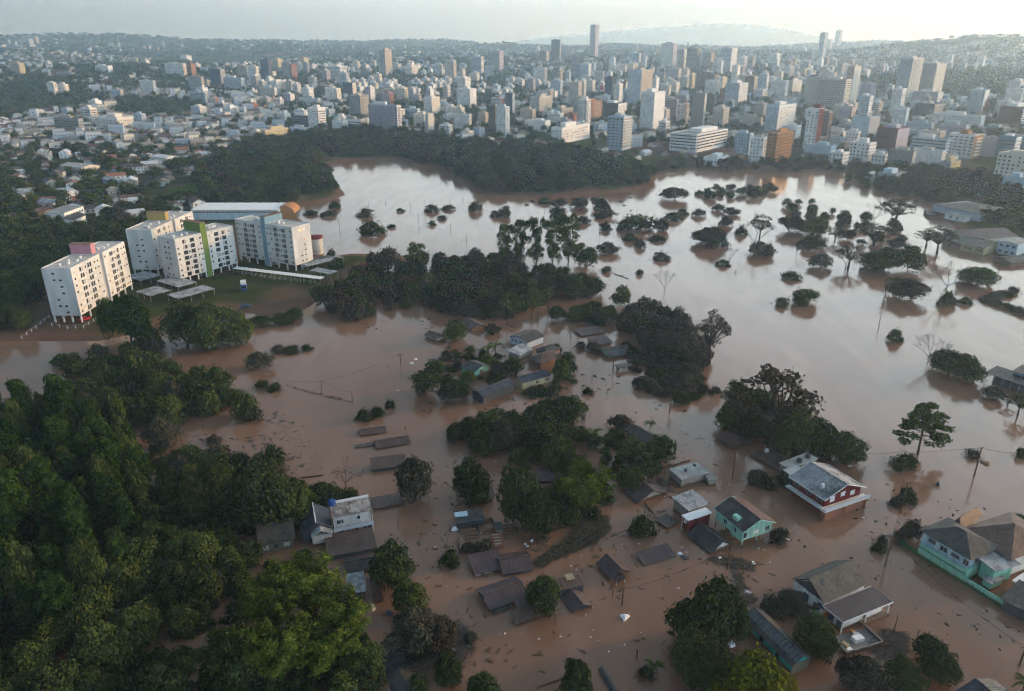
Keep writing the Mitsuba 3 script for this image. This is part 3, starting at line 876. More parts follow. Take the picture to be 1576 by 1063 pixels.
def fence(label, pts, h=1.3, z=None):
    key = thing('fence', label, 'fence')
    W = [on_ground(*q) for q in pts]; rail = MB()
    for a, b in zip(W[:-1], W[1:]):
        n = max(1, int(np.linalg.norm(b - a) / 2.6))
        for i in range(n + 1):
            q = a + (b - a) * i / n
            if i < n or b is W[-1]: part(key, 'post', MB().box(q - [0.08, 0.08, 0.4], [0.16, 0, 0], [0, 0.16, 0], [0, 0, h + 0.4]), 'trim')
        for zz in (0.5, h - 0.15): rail.tube([a + [0, 0, zz], b + [0, 0, zz]], 0.035, 4)
    part(key, 'rails', rail, 'w_grey', stuff=True)


fence('white post fence running down to the flood left of the pink topped block', [(34, 521), (56, 505), (76, 489)])
fence('white post fence below the stilts of the pink topped block', [(80, 501), (104, 506), (129, 505), (160, 486)])
fence('white post fence along the walkway before the cream ended block', [(372, 421), (430, 431), (486, 436)])

# NEAR_SECTION
# ------------------------------------------------------------------ the flooded neighbourhood
# cluster in the middle of the flood
house('small white walled house with brown gable roof beside a dark round tree', (654, 514.3), (672.4, 522.5), (687.6, 516.2), 1.2, 0.8, 'AB', 'roof_mud', 'w_white', wins=[('a', .3, .4, .8, .6, 'pane'), ('a', .7, .4, .8, .6, 'pane'), ('c', .7, .4, .8, .6, 'pane')], tex='tile')
house('brown gable roof between a dark tree and a grey bush, farthest house of the cluster', (708, 495), (726, 507.0), (748, 501), 1.0, 1.5, 'AB', 'roof_mud', 'w_brown', tex='tile')
house('blue white house with dark gable roof at the lake end of the cluster', (784.8, 516.8), (811.4, 527.6), (836.8, 516.2), 2.6, 1.4, 'BC', 'roof_dark', 'w_blue', wins=[('a', .4, 1.6, 1.0, .9, 'pane'), ('a', .65, 1.6, 1.0, .9, 'pane'), ('a', .82, 1.6, .8, .9, 'pane')], tex='tile')
house('house with flat blue grey sheet roof below the blue white house', (779, 542.2), (800, 547.3), (824, 537.1), 2.2, 0.7, 'BC', 'roof_zinc', 'w_concrete', 'shed')
house('dark brown hipped roof at the centre of the cluster', (812, 549), (832, 560), (868, 548), 2.2, 1.7, 'BC', 'roof_mud', 'w_brown', 'hip', tex='tile')
house('second dark hipped roof pressed against the central brown one', (822, 538), (841, 545), (866, 537), 2.4, 1.5, 'BC', 'roof_dark', 'w_brown', 'hip', tex='tile')
house('green walled house with a mossy brown gable roof', (712.4, 563.2), (729.5, 573), (751, 561.3), 2.4, 1.2, 'AB', 'roof_moss', 'w_mint', wins=[('c', .5, 1.2, 1.6, 1.8, 'w_brown')])
house('large blue black sheet roof above the middle grove', (725.0, 601.9), (743.5, 611.5), (793, 590.5), 2.4, 1.2, 'BC', 'roof_navy', 'w_dark')
house('yellow house with mossy dark roof', (796.0, 580.0), (803.8, 589.8), (838, 573.3), 2.4, 1.0, 'BC', 'roof_navy', 'w_yellow', wins=[('c', .55, 1.2, .9, .9, 'pane'), ('c', .9, 1.2, 1.6, .9, 'w_brown')])
house('grey brown roof awash beside the first pole, leftmost of the three right of the cluster', (884.4, 508.6), (895.2, 516.8), (929.5, 510.5), .5, .7, 'BC', 'roof_mud', 'w_brown', 'shed')
house('small maroon roof behind the wide grey roof', (904, 523.0), (914, 531.5), (942, 526), .9, .9, 'BC', 'roof_plum', 'w_brown', 'shed')
house('wide grey brown gable roof right of the cluster', (923.2, 536.5), (937.8, 549.2), (972.7, 542.2), 1.0, 1.2, 'BC', 'roof_moss', 'w_mint')
house('thin lean to sheet roof on posts beside a pole', (946.7, 561.3), (951.5, 566), (974.6, 561.6), 1.6, .2, 'BC', 'roof_mud', None, 'sheetflat', posts='wood', cat='shelter', name='shelter')
# rows of submerged roofs, left
house('long brown roof awash, farthest of the left row', (552.7, 660.0), (554.5, 670.5), (595.0, 664.3), .35, .8, 'BC', 'roof_mud', 'w_brown')
house('stepped brown roof with a long low lean to, second of the left row', (574, 677), (579, 690.5), (632, 681), .4, .9, 'BC', 'roof_mud', 'w_brown')
house('long thin lean to roof awash left of the stepped roof', (546, 684.5), (546.5, 689), (577, 684.5), .25, .1, 'BC', 'roof_plum', None, 'sheetflat', name='shelter', cat='shelter')
house('brown roof with dark walls under it, left of the mud grey tree', (569.5, 709), (571.5, 723), (626, 716), 1.0, .9, 'BC', 'roof_mud', 'w_dark', 'shed')
house('flat brown roof behind the white two storey house', (571, 766), (576, 782.5), (622, 773), .6, .3, 'BC', 'roof_mud', 'w_dark', 'sheetflat')
house('brown roof under trees right of the round dark tree', (717, 748), (718, 769.5), (760.5, 766), 1.2, .8, 'BC', 'roof_mud', 'w_dark', 'shed')
house('low brown roof between the grove and the bamboo', (826.5, 719.0), (829, 740.5), (866, 740), .8, .9, 'BC', 'roof_plum', 'w_dark', 'gable')
# right of centre
house('brown house with blue black sheets on its roof among palms', (957.3, 664.1), (994.1, 681.3), (1017.6, 674.9), 2.4, 1.4, 'AB', 'roof_dark', 'w_brown', wins=[('c', .35, 1.4, .9, .9, 'pane')])
house('plum brown gable roof with beige gable wall, nearly drowned', (961, 756.2), (980.8, 774.6), (1027.8, 757.5), .35, 2.1, 'AB', 'roof_plum', 'w_beige')
k, W, fr = house('grey concrete box house with pale flat roof', (1031, 721.3), (1048.7, 737.8), (1090.6, 725.3), 2.5, 0, 'AB', 'roof_slab', 'w_concrete', 'flat', inset=.15, doors=[('c', .93, .9, -.2, 2.1, 'w_dark')])
for s, t in ((2.5, 3), (3.6, 6.5)): part(k, 'roof_vent', MB().box(W(s, t, 2.55), fr[0] * .6, fr[1] * .5, [0, 0, .45]), 'w_dark')
house('small concrete annex beside the grey box house', (1088, 727), (1090.5, 738.5), (1102, 735.3), 1.9, 0, 'AB', 'w_concrete', 'w_concrete', 'flat', inset=.1, cat='shed', name='shed')
house('pale zinc roofed house left of the mint green house', (1037.5, 765.6), (1061, 787), (1089.5, 772), 3.2, .4, 'AB', 'roof_zinc', 'w_concrete', 'shed')
house('small red walled house with a white flat roof', (1050.8, 792.2), (1059, 801.0), (1091.4, 785.6), 3.6, .2, 'AB', 'metal_pale', 'w_maroon', 'sheetflat', wins=[('c', .38, 2.5, .5, .9, 'pane'), ('a', .5, 2.6, .9, 1.0, 'trim')], inset=.25)
house('dark grey gable roof with whitish gable, half drowned before the mint green house', (1056.5, 823.3), (1094, 852.5), (1129.5, 838), .4, 2.1, 'AB', 'roof_dark', 'w_white')
house('collapsed dark roof pieces left of the red walled house', (1008, 800), (1027, 812), (1045, 803), .5, .3, 'AB', 'roof_dark', None, 'sheetflat', name='shelter', cat='shelter')
k, W, fr = house('mint green stilt house with black and dull red roof', (1097.8, 782.7), (1144.1, 820.2), (1194.3, 804.3), 4.3, 2.0, 'AB', 'roof_dark', 'w_stilt', floorz=1.9, posts='w_stilt', trim='w_stilt',
                 wins=[('a', .62, 3.1, 1.1, 1.0, 'pane'), ('a', .3, 3.1, 1.0, .9, 'pane'), ('c', .45, 3.2, 1.4, .9, 'trim'), ('c', .8, 3.2, 1.1, 1.0, 'pane'), ('c', .12, 3.1, .8, 1.3, 'pane')])
e1, e2, l1, l2 = fr
m = MB(); slope(m, [W(l1, l2 + .02, 4.36), W(0, l2 + .02, 4.36), W(0, l2 / 2 + .15, 6.25), W(l1, l2 / 2 + .15, 6.25)], 'tile')
part(k, 'roof', m, 'roof_red', label='dull red tiled right slope')
part(k, 'chimney', MB().box(W(3.2, 1.0, 4.2), e1 * 1.6, e2 * 1.1, [0, 0, 1.5]), 'w_stilt')
part(k, 'balcony', MB().box(W(.1, .1, 1.75), e1 * (l1 * .4), e2 * .3, [0, 0, .15]), 'w_stilt')
house('brown hipped roof with a small white tank, left of the red house', (1162, 697.8), (1194.4, 722), (1226, 705), .6, 1.6, 'AB', 'roof_mud', 'w_brown', 'hip', tex='tile')
house('brown hipped roof under the right grove', (1105.5, 669.8), (1128.3, 688.9), (1151, 676), .8, 1.5, 'AB', 'roof_mud', 'w_beige', 'hip', tex='tile')
k, W, fr = house('two storey red house with silver streaked roof and white balcony', (1214.8, 733.3), (1270, 770.8), (1331.6, 748.6), 5.0, 2.5, 'AB', 'roof_streak', 'w_maroon', trim='trim', base=-1.5, inset=.8,
                 wins=[('c', .25, 4.1, 1.5, 1.5, 'trim'), ('c', .5, 4.6, 1.4, 1.2, 'trim'), ('c', .74, 4.1, 1.4, 1.2, 'trim'), ('a', .2, 3.9, 1.6, 1.0, 'pane'), ('a', .5, 3.9, 1.6, 1.0, 'pane'), ('a', .8, 3.9, 1.6, 1.0, 'pane'),
                       ('c', .3, 1.2, 1.2, 1.0, 'pane'), ('c', .7, 1.2, 1.2, 1.0, 'pane')])
e1, e2, l1, l2 = fr
part(k, 'lower_wall', MB().box(W(-.6, .3, -1.5), e1 * 1.35, e2 * (l2 - .6), [0, 0, 3.9]), 'w_brick')
bk = part(k, 'balcony', MB().box(W(-1.0, -.6, 2.5), e1 * 1.8, e2 * (l2 + 1.2), [0, 0, .2]).box(W(.8, -.6, 2.5), e1 * (l1 - .8), e2 * 1.4, [0, 0, .2]), 'trim')
m = MB().box(W(-1.0, -.6, 2.7), e1 * .08, e2 * (l2 + 1.2), [0, 0, .9]).box(W(-.9, -.6, 2.72), e1 * l1, e2 * .06, [0, 0, .3])
part(bk, 'railing', m, 'w_blue')
for t in (0, l2 / 2, l2): part(k, 'post', MB().box(W(-.9, t - .5, -1), e1 * .2, e2 * .2, [0, 0, 3.5]), 'w_brick')
part(k, 'chimney', MB().box(W(3.0, 2.2, 5.6), e1 * .7, e2 * .6, [0, 0, 1.3]), 'trim')
house('flat pale extension behind the red house with two dark tanks', (1198, 712.6), (1216, 722), (1262, 707), 4.2, 0, 'BC', 'roof_slab', 'w_concrete', 'flat', inset=.2, cat='house')
house('small pale lean to roof at the back corner of the red house', (1208, 722), (1217, 731), (1234, 722), 4.5, 0, 'BC', 'metal_light', 'w_dark', 'sheetflat', inset=.3, name='shelter', cat='shelter')
for i, (x, y) in enumerate(((1243, 703), (1230, 710))):
    p = G(x, y, 4.5); pitem('water_tank', ['dark roof tank on the pale extension, farther right', 'dark roof tank on the pale extension, farther left'][i], 'water tank', lambda m: m.tube([p, p + [0, 0, .9]], [.75, .6], 8), 'w_dark')
p = G(1180, 694, 1.9); pitem('water_tank', 'small white tank on a dark stand on the brown hipped roof', 'water tank', lambda m: m.tube([p - [0, 0, .7], p + [0, 0, .6]], .55, 8), 'trim')
# lower left cluster
k, W, fr = house('dark tiled house with olive wall at the left of the cluster by the bamboo', (394.6, 803.5), (396.5, 839.7), (454.9, 828.3), 2.6, 2.0, 'BC', 'roof_dark', 'w_olive', tex='tile', wins=[('c', .2, 1.3, 1.2, 1.0, 'w_grey'), ('c', .75, 1.3, 1.2, 1.0, 'w_grey'), ('c', .47, 1.3, .8, .8, 'pane')])
k, W, fr = house('navy gable roofed house with a pale porch', (461.3, 790.5), (462.5, 823), (512, 812), 2.8, 2.3, 'AB', 'roof_navy', 'w_dark', ridge='metal_light')
e1, e2, l1, l2 = fr
m = MB(); slope(m, [W(-1.6, l2 * .3, 2.7), W(.6, l2 * .3, 2.9), W(.6, l2 * .62, 4.1), W(-1.6, l2 * .62, 3.9)], 'sheet'); slope(m, [W(.6, l2 * .98, 2.9), W(-1.6, l2 * .98, 2.7), W(-1.6, l2 * .62, 3.9), W(.6, l2 * .62, 4.1)], 'sheet')
pk = part(k, 'porch', MB().box(W(-1.4, l2 * .34, .6), e1 * 1.6, e2 * (l2 * .6), [0, 0, 2.1]), 'w_beige')
part(pk, 'roof', m, 'roof_zinc')
k, W, fr = house('white two storey house with stained sheet roof and blue roof tank', (506.0, 780.5), (510.8, 797.2), (573, 785.5), 5.0, .9, 'BC', 'roof_stained', 'w_plaster', 'shed', tex='sheet', inset=.35,
                 wins=[('c', .16, 3.4, .8, .9, 'pane'), ('c', .26, 3.4, .6, .9, 'pane'), ('c', .65, 3.6, .7, .7, 'pane'), ('c', .22, .9, 1.4, 1.0, 'pane'), ('c', .55, .9, 1.2, 1.0, 'pane'), ('c', .85, 1.0, 2.2, 1.3, 'pane')])
e1, e2, l1, l2 = fr
part(k, 'balcony', MB().box(W(-1.0, 0, 1.9), e1 * 1.0, e2 * l2, [0, 0, .15]).box(W(-1.0, 0, 2.05), e1 * .05, e2 * l2, [0, 0, .7]), 'w_blue')
for t in np.linspace(.2, l2 - .3, 5): part(k, 'post', MB().box(W(-.95, t, -1), e1 * .12, e2 * .12, [0, 0, 5.6]), 'trim')
part(k, 'parapet', MB().box(W(l1 - .3, 0, 5.7), e1 * .25, e2 * l2, [0, 0, .7]), 'trim')
p = G(511, 777, 5.6); pitem('water_tank', 'bright blue water tank on the white two storey house', 'water tank', lambda m: m.tube([p, p + [0, 0, .2], p + [0, 0, 1.2], p + [0, 0, 1.5]], [.75, .9, .8, .4], 10), 'blue_plastic')
house('large flat brown sheet roof below the white two storey house', (500, 826.8), (504.4, 857.5), (580, 842), 1.3, .5, 'BC', 'roof_mud', 'w_dark', 'shed')
house('dark tiled roof awash left of the round tree', (525, 862), (531, 884), (592, 878), .4, 1.2, 'BC', 'roof_dark', 'w_dark', tex='tile')
house('grey shed roof with a white streak right of the bamboo', (525.4, 887.6), (535.6, 914.3), (563.5, 912.5), 2.2, .4, 'BC', 'roof_zinc', 'w_dark', 'shed', cat='shed', name='shed')
house('narrow mud brown roof strip beside the grey shed', (564, 884), (579, 926), (590, 924), .5, .2, 'BC', 'roof_mud', 'w_dark', 'sheetflat', name='shelter', cat='shelter')
house('grey green drowned roof below the grey tree, at the bottom edge', (590, 1012), (606, 1075), (648, 1060), .15, .5, 'AB', 'roof_moss', None, 'gable')
# bottom centre
house('long plum brown roof with white gable boards above the near mango tree', (721.6, 858), (730.5, 884.5), (776, 872.5), .75, .9, 'BC', 'roof_plum', 'w_dark', 'shed', wins=[('c', .14, .3, 1.1, .5, 'trim'), ('c', .48, .3, 1.8, .5, 'trim'), ('c', .88, .3, .7, .4, 'trim')])
house('wide plum brown roof joined to the right end of the long one', (768, 853), (773.5, 884), (820, 873.5), .7, 1.2, 'BC', 'roof_plum', 'w_dark')
k, W, fr = house('large plum brown gable roof left of the near mango tree', (733.3, 906), (753.7, 939.2), (813.3, 916.2), .9, 1.3, 'BC', 'roof_plum', 'w_dark', wins=[('a', .3, .4, .6, .5, 'trim'), ('a', .5, .4, .6, .5, 'trim')])
house('small grey lean to roof below the large plum roof', (756, 938), (759.5, 943.5), (784, 934.5), .45, .1, 'BC', 'roof_moss', None, 'sheetflat', name='shelter', cat='shelter')
house('plum roof wing between the large roof and the mango tree', (793, 927), (797.5, 939), (822, 930), .8, .5, 'BC', 'roof_plum', None, 'shed')
house('tilted brown roof in front of the near mango tree', (785.4, 946.8), (793.7, 961), (855.2, 939.6), .5, .9, 'BC', 'roof_mud', 'w_dark', 'shed')
k, W, fr = house('dark boxy roof with a wooden pallet on top', (855.9, 891.2), (861.6, 907.8), (896.8, 897.4), 1.7, .1, 'BC', 'roof_mud', 'w_dark', 'sheetflat', inset=.1)
m = MB(); e1, e2, l1, l2 = fr
for q in np.linspace(0, 1.6, 6): m.box(W(2.0 + q, l2 * .45, 1.85), e1 * .2, e2 * 1.7, [0, 0, .06])
for q in (0, .75, 1.5): m.box(W(2.0, l2 * .45 + q, 1.78), e1 * 1.8, e2 * .12, [0, 0, .07])
key = thing('pallet', 'pale wooden pallet lying on the dark boxy roof', 'pallet'); labels[key]['kind'] = 'stuff'; del labels[key]['kind']
scene[key] = ply(m.mesh(), 'pale_wood')
house('two tone gable roof in front of the boxy dark roof', (862.0, 916.3), (880.6, 943), (912.4, 931.6), .25, 1.2, 'AB', 'roof_plum', 'w_dark')
k, W, fr = house('plum gable roof with a tiny porch, alone in the water beside the debris raft', (916.8, 867), (940, 891.5), (972, 880), .8, 1.6, 'AB', 'roof_plum', 'w_brown')
e1, e2, l1, l2 = fr
m = MB(); slope(m, [W(-1.5, .3, .75), W(-1.5, l2 * .5, 1.3), W(.2, l2 * .5, 1.5), W(.2, .3, 1.0)], 'sheet'); pk = part(k, 'porch_roof', m, 'roof_plum')
for t in (.4, l2 * .48): part(k, 'post', MB().box(W(-1.4, t, -1), e1 * .1, e2 * .1, [0, 0, 2.0]), 'trim')
house('flat drowned purple roof tilted to the water, alone before the mint green house', (977.5, 855), (992.4, 871.2), (1040.6, 855.4), .12, .9, 'BC', 'roof_plum', None, 'shed')
house('long dark roof strip awash at the bottom edge', (929, 1028), (941, 1068), (950, 1064), .25, .3, 'AB', 'roof_moss', None, 'gable')
# lower right
k, W, fr = house('long turquoise walled house with slate blue roof', (1142.7, 949), (1218.9, 1026), (1252, 1012.5), 2.3, 1.5, 'AB', 'roof_dark', 'w_turq', wins=[('a', .62, 1.3, .9, 1.1, 'pane'), ('a', .88, 1.3, .8, 1.1, 'pane'), ('a', .3, 1.3, .8, 1.1, 'pane'), ('c', .3, 1.1, 1.8, .8, 'trim'), ('c', .75, 1.1, 1.5, .8, 'trim')])
e1, e2, l1, l2 = fr
m = MB(); slope(m, [W(l1 - .1, l2 * .16, 2.3 + 1.5 * .32 + .07), W(.1, l2 * .16, 2.3 + 1.5 * .32 + .07), W(.1, l2 * .49, 2.3 + 1.47 + .07), W(l1 - .1, l2 * .49, 2.3 + 1.47 + .07)], 'sheet', .02)
part(k, 'roof_sheet', m, 'roof_slate', label='slate blue sheet laid along the ridge')
part(k, 'gable_wall', MB().box(W(.38, .5, -1), e1 * .05, e2 * (l2 - 1), [0, 0, 3.2]), 'w_olive')
k, W, fr = house('white house with a mossy tiled roof and black gable', (1216.5, 891.3), (1268, 929.5), (1338.4, 900.2), 3.6, 2.9, 'BC', 'roof_moss', 'w_white', tex='tile', base=-1.3, wins=[('a', .25, 1.6, 1.0, 1.2, 'pane'), ('a', .55, 1.6, 1.2, 2.0, 'w_navy'), ('a', .75, .6, .6, .6, 'pane'), ('a', .12, 2.4, 1.4, 1.0, 'w_navy')])
e1, e2, l1, l2 = fr
m = MB(); i = .4; zt = 3.5
m.tri(W(i, i, zt), W(l1 - i, i, zt), W(l1 / 2, i, zt + 2.3)); m.v[-1] = m.v[-1] - e2 * .03
part(k, 'gable', m, 'w_dark', label='black boarded gable')
part(k, 'skylight', MB().box(W(l1 * .3, l2 * .17, 3.6 + 2.9 * .6 + .12), e1 * .9 + [0, 0, .45], e2 * .8, [0, 0, .12]), 'w_dark')
house('small white shed with a dark roof against the white tiled house', (1246, 934), (1253, 940.5), (1262, 936), 1.7, .15, 'BC', 'roof_dark', 'w_white', 'sheetflat', inset=.12, name='shed', cat='shed')
k, W, fr = house('flat dark porch roof with white border before the white tiled house', (1267.5, 931.3), (1297.8, 958.4), (1369.5, 922.8), 3.3, 0, 'BC', 'roof_plum', 'w_white', 'flat', trim='trim', inset=1.1, name='porch', cat='porch',
                 wins=[('c', .68, 2.3, .7, .5, 'pane'), ('c', .55, 1.7, 1.0, 1.8, 'w_olive'), ('a', .3, 1.6, 1.4, 2.0, 'w_navy'), ('a', .7, 1.6, 1.2, 2.0, 'w_navy')])
e1, e2, l1, l2 = fr
for t in (.3, l2 * .5, l2 - .5): part(k, 'post', MB().box(W(.3, t, -1), e1 * .2, e2 * .2, [0, 0, 4.1]), 'trim')
part(k, 'floor', MB().box(W(.2, l2 * .45, -1), e1 * 2, e2 * (l2 * .55), [0, 0, 1.6]), 'w_concrete')
b, e1, e2, l1, l2 = frame((1284, 975), (1303, 1004), (1346, 976), .9)
W = lambda s, t, z: b + e1 * s + e2 * t + np.array([0, 0, z - .9])
key = thing('terrace', 'low walled terrace full of debris in front of the white porch', 'terrace')
part(key, 'floor', MB().box(W(.2, .2, -1), e1 * (l1 - .4), e2 * (l2 - .4), [0, 0, 1.3]), 'paving')
for (s, t, u, v) in ((0, 0, l1, .2), (0, l2 - .2, l1, .2), (0, .2, .2, l2 - .4)): part(key, 'wall', MB().box(W(s, t, -1), e1 * u, e2 * v, [0, 0, 2.0]), 'w_concrete')
for i, (s, t, u, v, h, mt, lb, nm) in enumerate(((1.6, 3.4, 1.2, 2.0, .8, 'white_foam', 'white fridge lying on the debris terrace', 'fridge'), (3.2, 4.2, 1.0, 1.0, .5, 'w_blue', 'pale blue tub on the debris terrace', 'tub'), (1.0, .8, 1.0, .8, .3, 'white_foam', 'white box by the near corner of the debris terrace', 'box'),
                                        (3.4, .8, .3, 2.4, .12, 'pale_wood', 'long pale plank on the debris terrace', 'plank'), (2.6, 1.6, 1.2, .9, .5, 'pale_wood', 'broken wooden cabinet on the debris terrace', 'cabinet'), (4.2, 5.4, .8, .8, .5, 'w_orange', 'orange bundle by the back wall of the debris terrace', 'bundle'))):
    c, s_ = math.cos(i * .7), math.sin(i * .7); f1, f2 = e1 * c + e2 * s_, -e1 * s_ + e2 * c
    k2 = thing(nm, lb, nm); mm = MB().box(W(s, t, .32), f1 * u, f2 * v, [0, 0, h]).box(W(s, t, .32 + h) + f1 * .06 + f2 * .06, f1 * (u - .12), f2 * (v - .12), [0, 0, .05])
    scene[k2] = ply(mm.mesh(), mt)
# the walled compound at the right edge
b, e1, e2, l1, l2 = frame((1421, 848), (1489, 892), (1530, 868), .3)
b = b - e2 * 1.5
W = lambda s, t, z: b + e1 * s + e2 * t + np.array([0, 0, z - .3])
key = thing('retaining_wall', 'mint green retaining wall standing in the flood along the compound', 'wall')
part(key, 'wall', MB().box(W(-.2, 0, -1.5), e1 * (l1 + .2), e2 * .4, [0, 0, 4.6]).box(W(0, .4, -1.5), e1 * .4, e2 * (l2 - .4), [0, 0, 4.6]), 'w_mint')
part(key, 'base', MB().box(W(-8, -.06, -1.5), e1 * (l1 + 11), e2 * .06, [0, 0, 2.1]), 'green_base', label='dark green painted base')
part(key, 'ledge', MB().box(W(-.2, -.12, 2.2), e1 * (l1 + .2), e2 * .12, [0, 0, .14]), 'green_base')
part(key, 'low_wall', MB().box(W(-8, .02, -1.5), e1 * 7.8, e2 * .3, [0, 0, 3.0]), 'w_mint')
part(key, 'end_wall', MB().box(W(l1 + .02, 0, -1.5), e1 * 4, e2 * .25, [0, 0, 2.6]), 'green_base')
for q_ in np.linspace(.12, .9, 6): part(key, 'pilaster', MB().box(W(l1 * q_, -.05, .6), e1 * .25, e2 * .05, [0, 0, 1.6]), 'w_mint')
key = thing('courtyard', 'raised paved yard behind the mint green retaining wall', 'yard')
part(key, 'floor', MB().box(W(.4, .4, -1), e1 * (l1 - .4), e2 * 14, [0, 0, 2.6]), 'paving')
house('white and mint house with a dark mossy tiled roof behind the retaining wall', (1419.8, 813.5), (1494.7, 863.0), (1534, 838), 5.4, 2.2, 'AB', 'roof_moss', 'w_sky', 'hip', tex='tile', base=.5, inset=.6, trim=None,
      wins=[('a', .3, 4.0, 1.8, .9, 'w_dark'), ('a', .52, 4.0, 1.6, 1.1, 'pane'), ('a', .75, 4.2, 1.6, 1.0, 'w_dark'), ('a', .1, 4.0, 1.2, 1.2, 'pane'), ('c', .3, 4, 1.2, 1.1, 'pane')])
house('large reddish brown tiled roof behind the mossy one, at the right edge', (1484, 812), (1556, 862), (1622, 826), 5.2, 2.8, 'AB', 'roof_red', 'w_beige', 'hip', tex='tile', base=.5)
house('dark reddish wing roof at the back of the compound', (1462, 806), (1478, 813), (1520, 796), 5.0, 1.8, 'BC', 'roof_red', 'w_beige', 'hip', tex='tile', base=.5)
house('grey sheet roofed annex in the compound', (1506.8, 857.5), (1533.5, 880), (1561.4, 862.5), 4.6, .4, 'AB', 'roof_zinc', 'w_mint', 'shed', base=.3, inset=.8)
house('striped grey lean to below the grey annex', (1511, 888), (1527, 899), (1545, 889), 2.2, .3, 'AB', 'roof_zinc', 'w_mint', 'sheetflat', base=-1.2, inset=.3, name='shelter', cat='shelter')
house('grey brown roof with dark front at the right edge below the compound', (1561, 895), (1540, 921.5), (1612, 963), 2.4, 1.0, 'AB', 'roof_moss', 'w_dark', 'shed')
house('pale roofed porch above the grey brown roof at the right edge', (1572, 880), (1558, 893), (1590, 912), 2.9, .2, 'AB', 'metal_pale', 'w_concrete', 'sheetflat', inset=.3, name='shelter', cat='shelter')
house('black sheet roof cut by the bottom right edge', (1468, 1066), (1512, 1108), (1572, 1080), 2.6, 1.6, 'AB', 'roof_navy', 'w_dark')
k, W, fr = house('long pier like building on posts at the right edge', (1529, 564.5), (1515.6, 573), (1618, 613), 3.0, .8, 'AB', 'roof_dark', None, 'shed', name='pier_house')
e1, e2, l1, l2 = fr
part(k, 'wall', MB().box(W(.8, 2.5, -1.2), e1 * (l1 - 1.2), e2 * (l2 - 3), [0, 0, 3.6]), 'w_dark')
for t in np.linspace(.4, l2 - .4, 9): part(k, 'post', MB().box(W(.35, t, -1.5), e1 * .15, e2 * .15, [0, 0, 4.4]), 'w_grey')
house('small upper roof with blue glass on the pier like building', (1570, 562), (1558, 570.5), (1600, 585), 4.6, .5, 'AB', 'roof_dark', 'w_teal', 'shed', base=1, inset=.3, name='pier_house')
# right bank
house('white low house at the water edge on the right bank', (1460, 327), (1487, 334.5), (1504.6, 330), 4.2, .3, 'BC', 'roof_slab', 'w_white', 'flat', base=-.5, inset=.3, wins=[('a', .4, 2.4, 1.2, 1.6, 'pane'), ('a', .7, 2.4, 1.2, 1.6, 'pane'), ('c', .4, 2.2, 1.6, 2, 'pane')])
house('wide grey hipped roof behind the white low house on the right bank', (1470, 313), (1510, 330), (1526, 318), 6.5, 3.0, 'AB', 'roof_dark', 'w_blue', 'hip', tex='tile', base=0)
house('reddish purple hall roof on the right bank', (1474, 354), (1494, 367), (1536, 356), 5.2, 2.6, 'BC', 'roof_plum', 'w_beige', 'gable', base=-.5)
house('yellow hall with dark roof at the water edge on the right bank', (1481, 373.5), (1516, 382), (1537, 372), 4.0, 1.8, 'AB', 'roof_dark', 'w_yellow', 'gable', base=-.5, wins=[('a', f, 2.4, 1.5, 1.1, 'pane') for f in (.15, .3, .58, .75)])
house('white blue two storey house at the right edge', (1538, 369), (1568, 376), (1590, 369), 7.2, .4, 'BC', 'roof_slab', 'w_sky', 'flat', base=-.5, inset=.3, wins=[('a', f, z, 1.6, 1.2, 'w_navy') for f in (.2, .5, .8) for z in (5.2, 2.0)])
house('dark drowned roof below the white blue two storey house', (1534, 395), (1556, 404.5), (1598, 398), 2.0, 1.6, 'BC', 'roof_dark', 'w_brown', 'gable', tex='tile')
house('low dark roof shed along the right shore', (1403, 322), (1430, 331), (1462, 335), 1.8, .6, 'AB', 'roof_mud', 'w_brown', 'gable')
# ruined frames between the grove and the plum roofs
for i, (A, B, C, z, lb) in enumerate((((706, 803), (708, 816), (733, 812), .8, 'roofless dark walled enclosure awash, left of the pair'), ((737, 799), (738, 815), (762, 808), .9, 'roofless dark walled enclosure awash, right of the pair'), ((714, 822), (715, 827), (738, 826), .5, 'low roofless wall frame just above the water'))):
    b, e1, e2, l1, l2 = frame(A, B, C, z); key = thing('ruined_house', lb, 'ruin')
    for (s, t, u, v) in ((0, 0, .18, l2), (l1 - .18, 0, .18, l2), (.18, 0, l1 - .36, .18), (.18, l2 - .18, l1 - .36, .18)):
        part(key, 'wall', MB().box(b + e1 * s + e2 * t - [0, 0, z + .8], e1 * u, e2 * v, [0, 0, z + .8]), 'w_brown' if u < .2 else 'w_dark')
house('ruined shack with a blue sheet on its roof', (699, 789), (703, 806), (746, 799), 1.6, .5, 'BC', 'roof_moss', 'w_dark', 'shed')
house('pale blue sheet roof end on the ruined shack', (699, 788.5), (700.5, 795), (720, 793), 2.2, .1, 'BC', 'w_sky', None, 'sheetflat', name='shelter', cat='shelter')
house('square dark box ruin by the enclosures', (761, 804), (763, 815), (774, 813), 1.3, 0, 'BC', 'w_dark', 'w_brown', 'flat', inset=.05, name='ruined_house', cat='ruin')
b, e1, e2, l1, l2 = frame((756, 823), (758, 841), (775, 838), .7); key = thing('ruined_house', 'rusty brown frame heaped with boards behind the plum roofs', 'ruin')
for q in np.linspace(0, .9, 5): part(key, 'beam', MB().box(b + e1 * (l1 * q) + [0, 0, -.4], e1 * .25, e2 * l2, [0, 0, .5]), 'w_brick')
for q in np.linspace(.1, .9, 4): part(key, 'board', MB().box(b + e1 * (l1 * q) + e2 * .6 + [0, 0, .12], e1 * .35, e2 * (l2 * .55), [0, 0, .06]), 'pale_wood')
